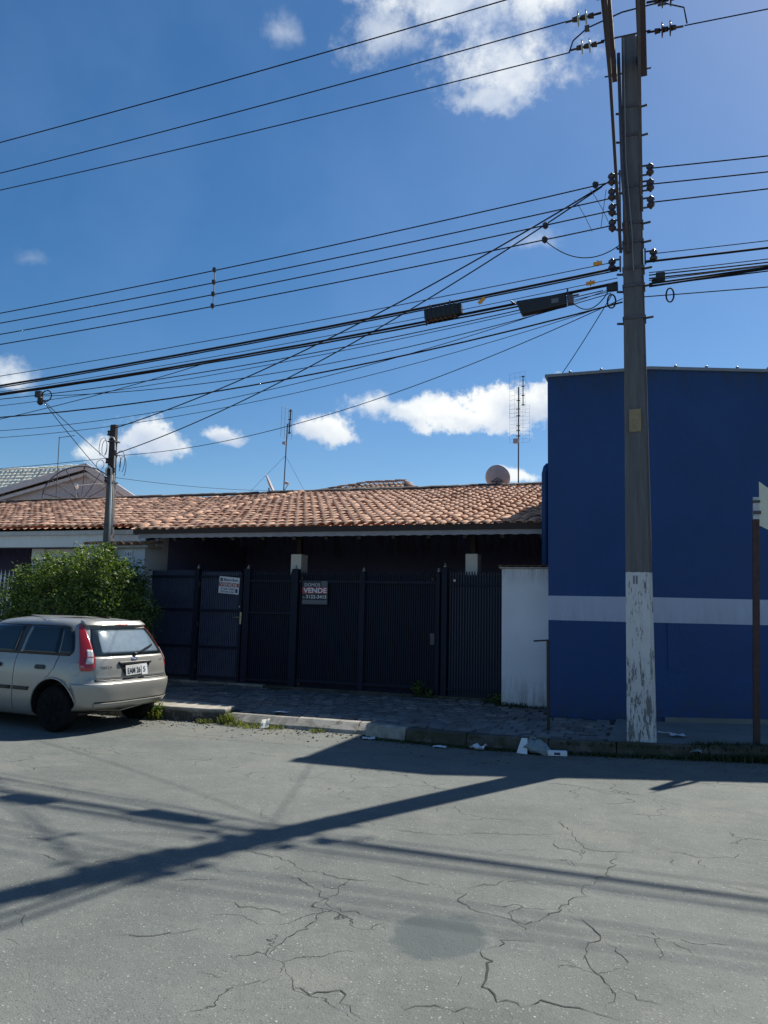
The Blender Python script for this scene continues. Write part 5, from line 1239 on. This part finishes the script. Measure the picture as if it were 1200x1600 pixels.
# tailgate: crease shelf, seam, bumper
rear_patch('tailgate', [(.668, -.64, .64), (.72, -.655, .655), (.80, -.66, .66), (.90, -.645, .645), (.948, -.63, .63)], 'car', .006, 24, 12, thick=.012)
rear_patch('seam', [(.645, -.66, .66), (.662, -.66, .66)], 'trim', .0015, 24, 3)
bp = rear_patch('bumper', [(.285, R(-62), R(62)), (.31, R(-66), R(66)), (.42, R(-68), R(68)), (.55, R(-74), R(74)), (.60, R(-78), R(78)), (.622, R(-79), R(79))], 'car', .016, 40, 14, byth=True, thick=.03)
rear_patch('bumper_groove', [(.385, R(-40), R(66)), (.398, R(-40), R(66))], 'trim', .0175, 24, 3, byth=True, parent=bp)
rear_patch('bumper_strip', [(.338, R(-40), R(64)), (.350, R(-41), R(65)), (.372, R(-41), R(65)), (.382, R(-40), R(64))], 'car', .030, 24, 6, byth=True, parent=bp)
# number plate recess and plate
rear_patch('plate_recess', [(.705, -.20, .20), (.76, -.235, .235), (.845, -.29, .29), (.862, -.295, .295)], 'trim', .009, 16, 8)
rear_patch('plate_lamp_bar', [(.835, -.29, .29), (.872, -.30, .30)], 'trim', .030, 16, 4, thick=.03)
def rearbox(y, z, wy, hz, off, th, mat, name, tilt=0, parent=car, bevel=0):
    c = rear_pt(th_of_y(y, z), z); c2 = rear_pt(th_of_y(y, z+.05), z+.05); c1 = rear_pt(th_of_y(y+.02, z), z)
    Z = (c2-c).normalized(); Y = (c1-c).normalized(); X = Y.cross(Z).normalized()
    Y2 = Y*math.cos(tilt)+Z*math.sin(tilt); Z2 = Z*math.cos(tilt)-Y*math.sin(tilt)
    o = build(name, MB().obox(c+X*off, X*th/2, Y2*wy/2, Z2*hz/2), mat, parent, bevel=bevel); return o, c+X*(off+th/2), Y2, Z2
pl, pc_, Y2, Z2 = rearbox(0, .765, .40, .13, .030, .006, 'plate', 'number_plate', R(2), bevel=.002)
pp = MB().obox(pc_+Y2*.145-Z2*.015+Vector((.003, 0, 0)), (.002, 0, 0), Y2*.055, Z2*.062); build('plate_sticker', pp, 'white', pl)
text('lettering', 'EAM 26', 'darkprint', None, (0,0,0), .1, .1)
_t = [o for o in COL.objects if o.name.startswith('lettering') and o.parent is None][0]; bpy.data.objects.remove(_t)
def ctext(name, body_, mat, parent, o, w, h, Y, Z, bold=0):
    t = text(name, body_, mat, None, o, w, h, Y, Z, bold=bold); t.parent = parent; return t
ctext('lettering', 'EAM 26', 'darkprint', pl, pc_+Vector((.003, 0, 0))-Y2*.17-Z2*.045, .24, .075, Y2, Z2, .02)
ctext('lettering', '5', 'darkprint', pl, pc_+Vector((.0065, 0, 0))+Y2*.115-Z2*.045, .045, .07, Y2, Z2, .02)
_, bc_, Yb, Zb = rearbox(0, .905, .001, .001, .008, .004, 'chrome', 'badge_base')
bd = MB().lathe((0, 0, 0), [(.001, .006), (.05, .005), (.056, .0)], 24, 'z'); Xb = Yb.cross(Zb)
bd.v = [tuple(bc_+Yb*x*1.0+Zb*y*.48+Xb*z) for x, y, z in bd.v]; bg_ = build('oval_badge', bd, 'chrome', car, smooth=True)
bd = MB().lathe((0, 0, 0), [(.001, .008), (.040, .008), (.042, .003)], 24, 'z'); bd.v = [tuple(bc_+Yb*x+Zb*y*.42+Xb*z) for x, y, z in bd.v]; build('badge_field', bd, 'badge', bg_)
ctext('lettering', 'Ford', 'white', bg_, bc_+Xb*.009-Yb*.026-Zb*.008, .052, .017, Yb, Zb, .01)
c_ = rear_pt(th_of_y(-.58, .80), .80); d_ = rear_pt(th_of_y(-.40, .80), .80); dY = (d_-c_).normalized(); xx_ = dY.cross(Vector((0,0,1))).normalized()
ctext('lettering', 'FIESTA', 'darkprint', car, c_+xx_*.014, .17, .028, dY, (0,0,1), .02)
c_ = rear_pt(th_of_y(.50, .87), .87); d_ = rear_pt(th_of_y(.60, .87), .87); dY = (d_-c_).normalized(); xx_ = dY.cross(Vector((0,0,1))).normalized()
ctext('lettering', '1.0', 'darkprint', car, c_+xx_*.014, .07, .022, dY, (0,0,1), .02)
# wiper
w0 = rear_pt(th_of_y(.02, .965), .965)+Vector((.03, 0, 0)); w1 = rear_pt(th_of_y(.38, 1.055), 1.055)+Vector((.035, 0, .01))
wpr = build('wiper', MB().bar(w0, w1, .016, .014).lathe(w0, [(.022, -.02), (.026, 0), (.01, .02)], 10, 'x'), 'trim', car)
build('wiper_blade', MB().bar(w0+(w1-w0)*.3+Vector((-.012, 0, -.005)), w1+Vector((-.012, .03, .012)), .01, .022), 'trim', wpr)
# windscreen and lamps at the front (out of the photo)
def fr_pt(u, z):
    w = itp(TW, z); fx = itp(TF, z); a = u*math.pi/2; c, s = math.cos(a), math.sin(a); n = 2.6
    return Vector((fx+AF-AF*abs(c)**(2/n), math.copysign(w*abs(s)**(2/n), s), z))
patch('windscreen', lambda u, z: fr_pt(u, z), L_(-.55, .55, 20), L_(.97, 1.35, 10), 'car_glass', off=.006)
for s in (-1, 1): patch('headlight', lambda u, z: fr_pt(s*u, z), L_(.30, .72, 10), L_(.56, .72, 6), 'clearlamp', off=.006)
patch('grille', lambda u, z: fr_pt(u, z), L_(-.26, .26, 10), L_(.30, .50, 6), 'trim', off=.006)
# wheels
for ax_ in (0, -2.49):
    for s in (-1, 1):
        w_ = bpy.data.objects.new('wheel', None); COL.objects.link(w_); w_.parent = car; w_.location = (ax_, s*.715, .287)
        ty = MB().lathe((0, 0, 0), [(.19, -.085), (.245, -.09), (.275, -.082), (.286, -.06), (.288, 0), (.286, .06), (.275, .082), (.245, .09), (.19, .085)], 40, 'y'); build('tyre', ty, 'tyre', w_, smooth=True)
        rm = MB().lathe((0, s*.072, 0), [(.185, -.02*s), (.192, .012*s), (.178, .016*s), (.165, .002*s), (.08, .008*s), (.045, .018*s), (.002, .020*s)], 40, 'y'); build('rim', rm, 'rim', w_, smooth=True)
        sp_ = MB()
        for k in range(7):
            a = 2*math.pi*k/7; d_ = Vector((math.cos(a), 0, math.sin(a))); sp_.bar(Vector((0, s*.088, 0))+d_*.03, Vector((0, s*.082, 0))+d_*.17, .04, .014, up=(0, 1, 0))
        build('wheel_spoke', sp_, 'rim', w_)
build('underbody', MB().box(-2.9, .10, -.56, .56, .17, .30), 'trim', car); build('exhaust', MB().tube([(-.6, .38, .27), (.50, .42, .30)], .022, 8), 'galv_dark', car)
build('rear_axle', MB().tube([(0, -.62, .28), (0, .62, .28)], .04, 8), 'trim', car)

# ================================================================== PLANTS
def leaf_cloud(blobs, count, size, seed, hollow=.55):
    r = np.random.default_rng(seed); vol = np.array([b[3]*b[4]*b[5] for b in blobs]); vol = vol/vol.sum(); ks = r.choice(len(blobs), count, p=vol)
    B_ = np.array(blobs)[ks]; d = r.normal(size=(count, 3)); d /= np.linalg.norm(d, axis=1)[:, None]
    rad = hollow+(1.06-hollow)*r.random(count)**.6
    lump = 1+.17*np.sin(d[:, 0]*7+B_[:, 0]*5)+.16*np.sin(d[:, 2]*8+B_[:, 1]*9+d[:, 1]*5)
    c = B_[:, :3]+d*B_[:, 3:]*(rad*lump)[:, None]
    t = r.normal(size=(count, 3)); t[:, 2] *= .7; t /= np.linalg.norm(t, axis=1)[:, None]
    u = np.cross(t, d+r.normal(size=(count, 3))*.8); u /= np.linalg.norm(u, axis=1)[:, None]+1e-9; nn_ = np.cross(t, u)
    s = size*(.6+.8*r.random(count))[:, None]
    V = np.stack([c-t*s, c+u*s*.45-nn_*s*.12, c+t*s, c-u*s*.45-nn_*s*.12], 1).reshape(-1, 3)
    F = [(4*i, 4*i+1, 4*i+2) for i in range(count)]+[(4*i, 4*i+2, 4*i+3) for i in range(count)]
    return V, F
def crown(parent, blobs, count, size, mat, seed, hollow=.55, name='crown'):
    V, F = leaf_cloud(blobs, count, size, seed, hollow); off = parent.location+Vector((.22 if name in ('crown', 'outer_twigs') else 0, 0, 0)); V = V-np.array(off[:])
    me = bpy.data.meshes.new(name); me.from_pydata(V.tolist(), [], F); me.materials.append(MT[mat]); me.update(); return link(name, me, parent)
sh = thing('large_shrub', 'large rounded green shrub growing on the pavement behind the parked car', 'shrub', (-9.9, 11.7, .1))
blobs = [(-9.9, 11.75, 1.35, 1.25, .75, 1.0), (-9.25, 11.7, 1.55, .85, .7, .85), (-8.85, 11.65, 1.25, .62, .6, .85), (-10.6, 11.75, 1.45, .8, .7, .85), (-11.25, 11.75, 1.35, .6, .6, .70), (-9.55, 11.7, 2.15, .55, .5, .50), (-10.3, 11.7, 2.15, .5, .5, .40),
         (-9.0, 11.6, 2.0, .45, .45, .42), (-8.62, 11.6, 1.45, .3, .4, .45), (-11.0, 11.7, 1.9, .45, .45, .35), (-8.55, 11.6, .95, .3, .4, .4), (-9.9, 11.6, .7, 1.1, .6, .5), (-9.35, 11.65, 2.5, .2, .2, .22), (-9.75, 11.65, 2.5, .22, .2, .16), (-10.8, 11.7, 2.15, .3, .3, .3)]
crown(sh, blobs, 44000, .032, 'leaf', 11, .5)
tips = []
r_ = random.Random(8)
for i in range(60):
    b = blobs[r_.randrange(12)]; a = r_.random()*6.28; e = r_.random()*1.4-.2
    tips.append((b[0]+b[3]*1.04*math.cos(a)*math.cos(e), b[1]+b[4]*math.sin(a)*math.cos(e), b[2]+b[5]*1.05*math.sin(e), .09, .09, .12))
crown(sh, tips, 4200, .034, 'leaf', 12, .1, 'outer_twigs')
m = MB()
for k in range(9):
    a = k*.7; m.tube([(-9.9+.06*math.cos(a), 11.7+.06*math.sin(a), .05), (-9.9+.35*math.cos(a), 11.7+.25*math.sin(a), .6), (-9.9+1.0*math.cos(a), 11.7+.5*math.sin(a), 1.3+.2*math.sin(k)), (-9.9+1.15*math.cos(a), 11.7+.6*math.sin(a), 1.9)], [.045, .03, .018, .006], 6)
part('trunk', m, 'bark', sh)
def blades(mb, cx, cy, cz, n, rad, h, r, w=.006):
    for _ in range(n):
        a = r.random()*6.28; q = rad*math.sqrt(r.random()); x, y = cx+q*math.cos(a), cy+q*math.sin(a); hh = h*(.4+.8*r.random()); la = r.random()*6.28; ln = hh*(.2+.9*r.random())
        dx, dy = math.cos(la), math.sin(la); px, py = -dy*w, dx*w; z = cz
        mb.add([(x-px, y-py, z), (x+px, y+py, z), (x+dx*ln*.4+px*.8, y+dy*ln*.4+py*.8, z+hh*.65), (x+dx*ln*.4-px*.8, y+dy*ln*.4-py*.8, z+hh*.65), (x+dx*ln, y+dy*ln, z+hh*.8)], [(0,1,2,3), (3,2,4)])
def tuft(label, spots, mat='grass', seed=1, leafy=None, name='weed_clump', cat='weeds'):
    r = random.Random(seed); o = thing(name, label, cat, (spots[0][0], spots[0][1], 0), 'weeds along the kerb'); m = MB()
    for (x, y, z, n, rad, h) in spots: blades(m, x, y, z, n, rad, h, r)
    part('blades', m, mat, o, kind='stuff')
    if leafy: crown(o, leafy[0], leafy[1], leafy[2], 'leaf', seed+50, .1, 'leaves')
    return o
tuft('bushy weed clump between the parked car and the broken kerb slab', [(-6.98, 9.66, 0, 320, .20, .26), (-7.1, 9.75, .1, 160, .18, .26), (-6.75, 9.55, 0, 120, .12, .16)], seed=3, leafy=([(-6.72, 9.54, .12, .10, .05, .12), (-6.95, 9.6, .14, .12, .08, .1)], 260, .026))
tuft('dry yellow weeds at the right end of the broken kerb slab', [(-5.68, 9.66, 0, 200, .12, .14), (-5.5, 9.56, 0, 140, .14, .08), (-5.95, 9.55, 0, 120, .12, .08)], seed=4, leafy=([(-5.66, 9.68, .1, .06, .04, .09)], 90, .018))
tuft('low dry weeds in the gutter below the sunlit kerb', [(-5.2, 9.56, 0, 240, .22, .06), (-4.9, 9.6, 0, 140, .16, .06), (-4.25, 9.56, 0, 80, .1, .05)], seed=5)
tuft('small green weed growing from the foot of the garage gate', [(-3.95, 13.05, .1, 60, .10, .2)], 'moss', seed=6, leafy=([(-3.95, 13.02, .28, .13, .06, .14), (-3.75, 13.02, .2, .10, .05, .1)], 260, .028))
tuft('dark creeping weeds at the foot of the white pillar', [(-2.3, 12.72, .1, 220, .25, .10), (-2.6, 12.95, .1, 160, .2, .14), (-1.9, 12.7, .1, 120, .2, .07)], 'moss', seed=7, leafy=([(-2.55, 12.95, .2, .16, .06, .10)], 160, .022))
tuft('tiny weed clump under the left end of the dark gates', [(-6.6, 13.05, .1, 80, .2, .07), (-5.4, 13.05, .1, 60, .2, .05), (-7.4, 13.05, .1, 60, .2, .05)], 'moss', seed=8)
# mossy grass verge at the corner
r = random.Random(77); m = MB()
for i in range(2300):
    x = -1.45+r.random()**.85*3.4; y = kerb_y(x)+r.uniform(-.13, .16) ; z = 0 if y < kerb_y(x) else .10
    blades(m, x, y, z, 2, .04, .055+.05*(x > .3), r, .005)
vg = build('verge_grass', m, 'moss', kind='stuff')
m = MB()
for i in range(1500):
    x = -3.6+r.random()*2.4; y = kerb_y(x)-.02-abs(r.gauss(0, .06)); blades(m, x, y, 0, 2, .03, .025, r, .006)
build('gutter_moss', m, 'moss', kind='stuff')
m = MB()
for i in range(1300):
    x = r.uniform(-8, 2); y = kerb_y(x)-abs(r.gauss(0, .32))-.03; s = .003+.012*r.random()**2
    z = rz(x, y)+s*.3; a = r.random()*6; m.obox((x, y, z), (s*math.cos(a), s*math.sin(a), 0), (-s*.7*math.sin(a), s*.7*math.cos(a), s*.2), (0, 0, s*.45))
build('gutter_grit', m, 'dirt', kind='stuff')

# ================================================================== LITTER
def sheet(label, x, y, z, w, d, seed, mat='pwhite', cat='paper', lift=.03, group='litter in the gutter', name='paper_scrap', rot=0, n=5):
    r = random.Random(seed); w *= .8; d *= .8; lift *= .8; v = []; f = []
    for j in range(n):
        for i in range(n):
            u, t = i/(n-1)-.5, j/(n-1)-.5; a, b = u*w, t*d
            v.append((a*math.cos(rot)-b*math.sin(rot), a*math.sin(rot)+b*math.cos(rot), .004+abs(lift*math.sin(u*4+seed)*math.cos(t*3+seed*2))+r.random()*lift*.35))
    for j in range(n-1):
        for i in range(n-1): f.append((j*n+i, j*n+i+1, (j+1)*n+i+1, (j+1)*n+i))
    o = build(name, MB().add(v, f), mat, smooth=False); o.location = (x, y, z); so_ = o.modifiers.new('s', 'SOLIDIFY'); so_.thickness = .0015
    tag(o, label, cat, group); return o
c1 = sheet('upright cream card leaning on the sunlit kerb', -4.99, 9.50, .0, .14, .20, 3, 'card', 'card', .02); c1.rotation_euler = (R(38), R(-10), .2); c1.location.z = .06
sheet('white paper on the cobbles above the sunlit kerb', -5.05, 10.08, .135, .26, .17, 5, rot=.2, lift=.03)
sheet('crumpled white paper at the tip of the building shadow', -3.46, 9.33, 0, .20, .15, 6, rot=.5)
sheet('flat bluish paper scrap in the shaded gutter, leftmost in the shade', -2.50, 9.18, 0, .20, .13, 8, rot=.1)
sheet('torn crumpled paper beside the mossy kerb before the plastic bag', -2.05, 9.24, 0, .22, .15, 9, lift=.07, rot=-.3)
sheet('small white scrap on the concrete right of the tall pole', .17, 10.5, .14, .22, .16, 12, rot=.4); sheet('narrow white scrap lying beside the scrap right of the pole', .02, 10.62, .14, .20, .06, 13, rot=-.2)
sheet('pale wrapper in the grass verge near the sign post', .35, 9.80, .06, .16, .10, 14, mat='plastic_bag', cat='wrapper', lift=.08)
bag = thing('plastic_bag', 'crumpled grey plastic bag with a white card in the shaded gutter', 'bag', (-1.42, 9.33, 0), 'litter in the gutter')
r = random.Random(4); mm = MB().lathe((-1.36, 9.33, 0), [(.04, 0), (.15, .01), (.17, .05), (.13, .10), (.06, .15), (.01, .165)], 14)
mm.v = [(x+r.gauss(0, .015)+(.04 if z < .05 else -.04*z/.1), y+r.gauss(0, .012), max(0, z+r.gauss(0, .012))) for x, y, z in mm.v]; part('crumpled_film', mm, 'plastic_bag', bag)
part('white_card', MB().add([(-1.60, 9.24, .0), (-1.47, 9.20, .0), (-1.48, 9.27, .17), (-1.55, 9.29, .165), (-1.60, 9.243, .0), (-1.47, 9.204, .0), (-1.48, 9.275, .17), (-1.55, 9.295, .165)], [(0,1,2,3), (7,6,5,4), (0,4,5,1), (1,5,6,2), (2,6,7,3), (3,7,4,0)]), 'white', bag)
can = thing('milk_carton', 'small white and blue carton lying in the gutter right of the plastic bag', 'carton', (-1.17, 9.25, 0), 'litter in the gutter')
part('carton', MB().obox((-1.14, 9.25, .033), Vector((.105, .03, 0)), Vector((-.008, .03, 0)), (0, 0, .028)), 'white', can, bevel=.004); part('printed_band', MB().obox((-1.17, 9.242, .03), Vector((.06, .017, 0)), Vector((-.0083, .0305, 0)), (0, 0, .014)), 'navyprint', can)
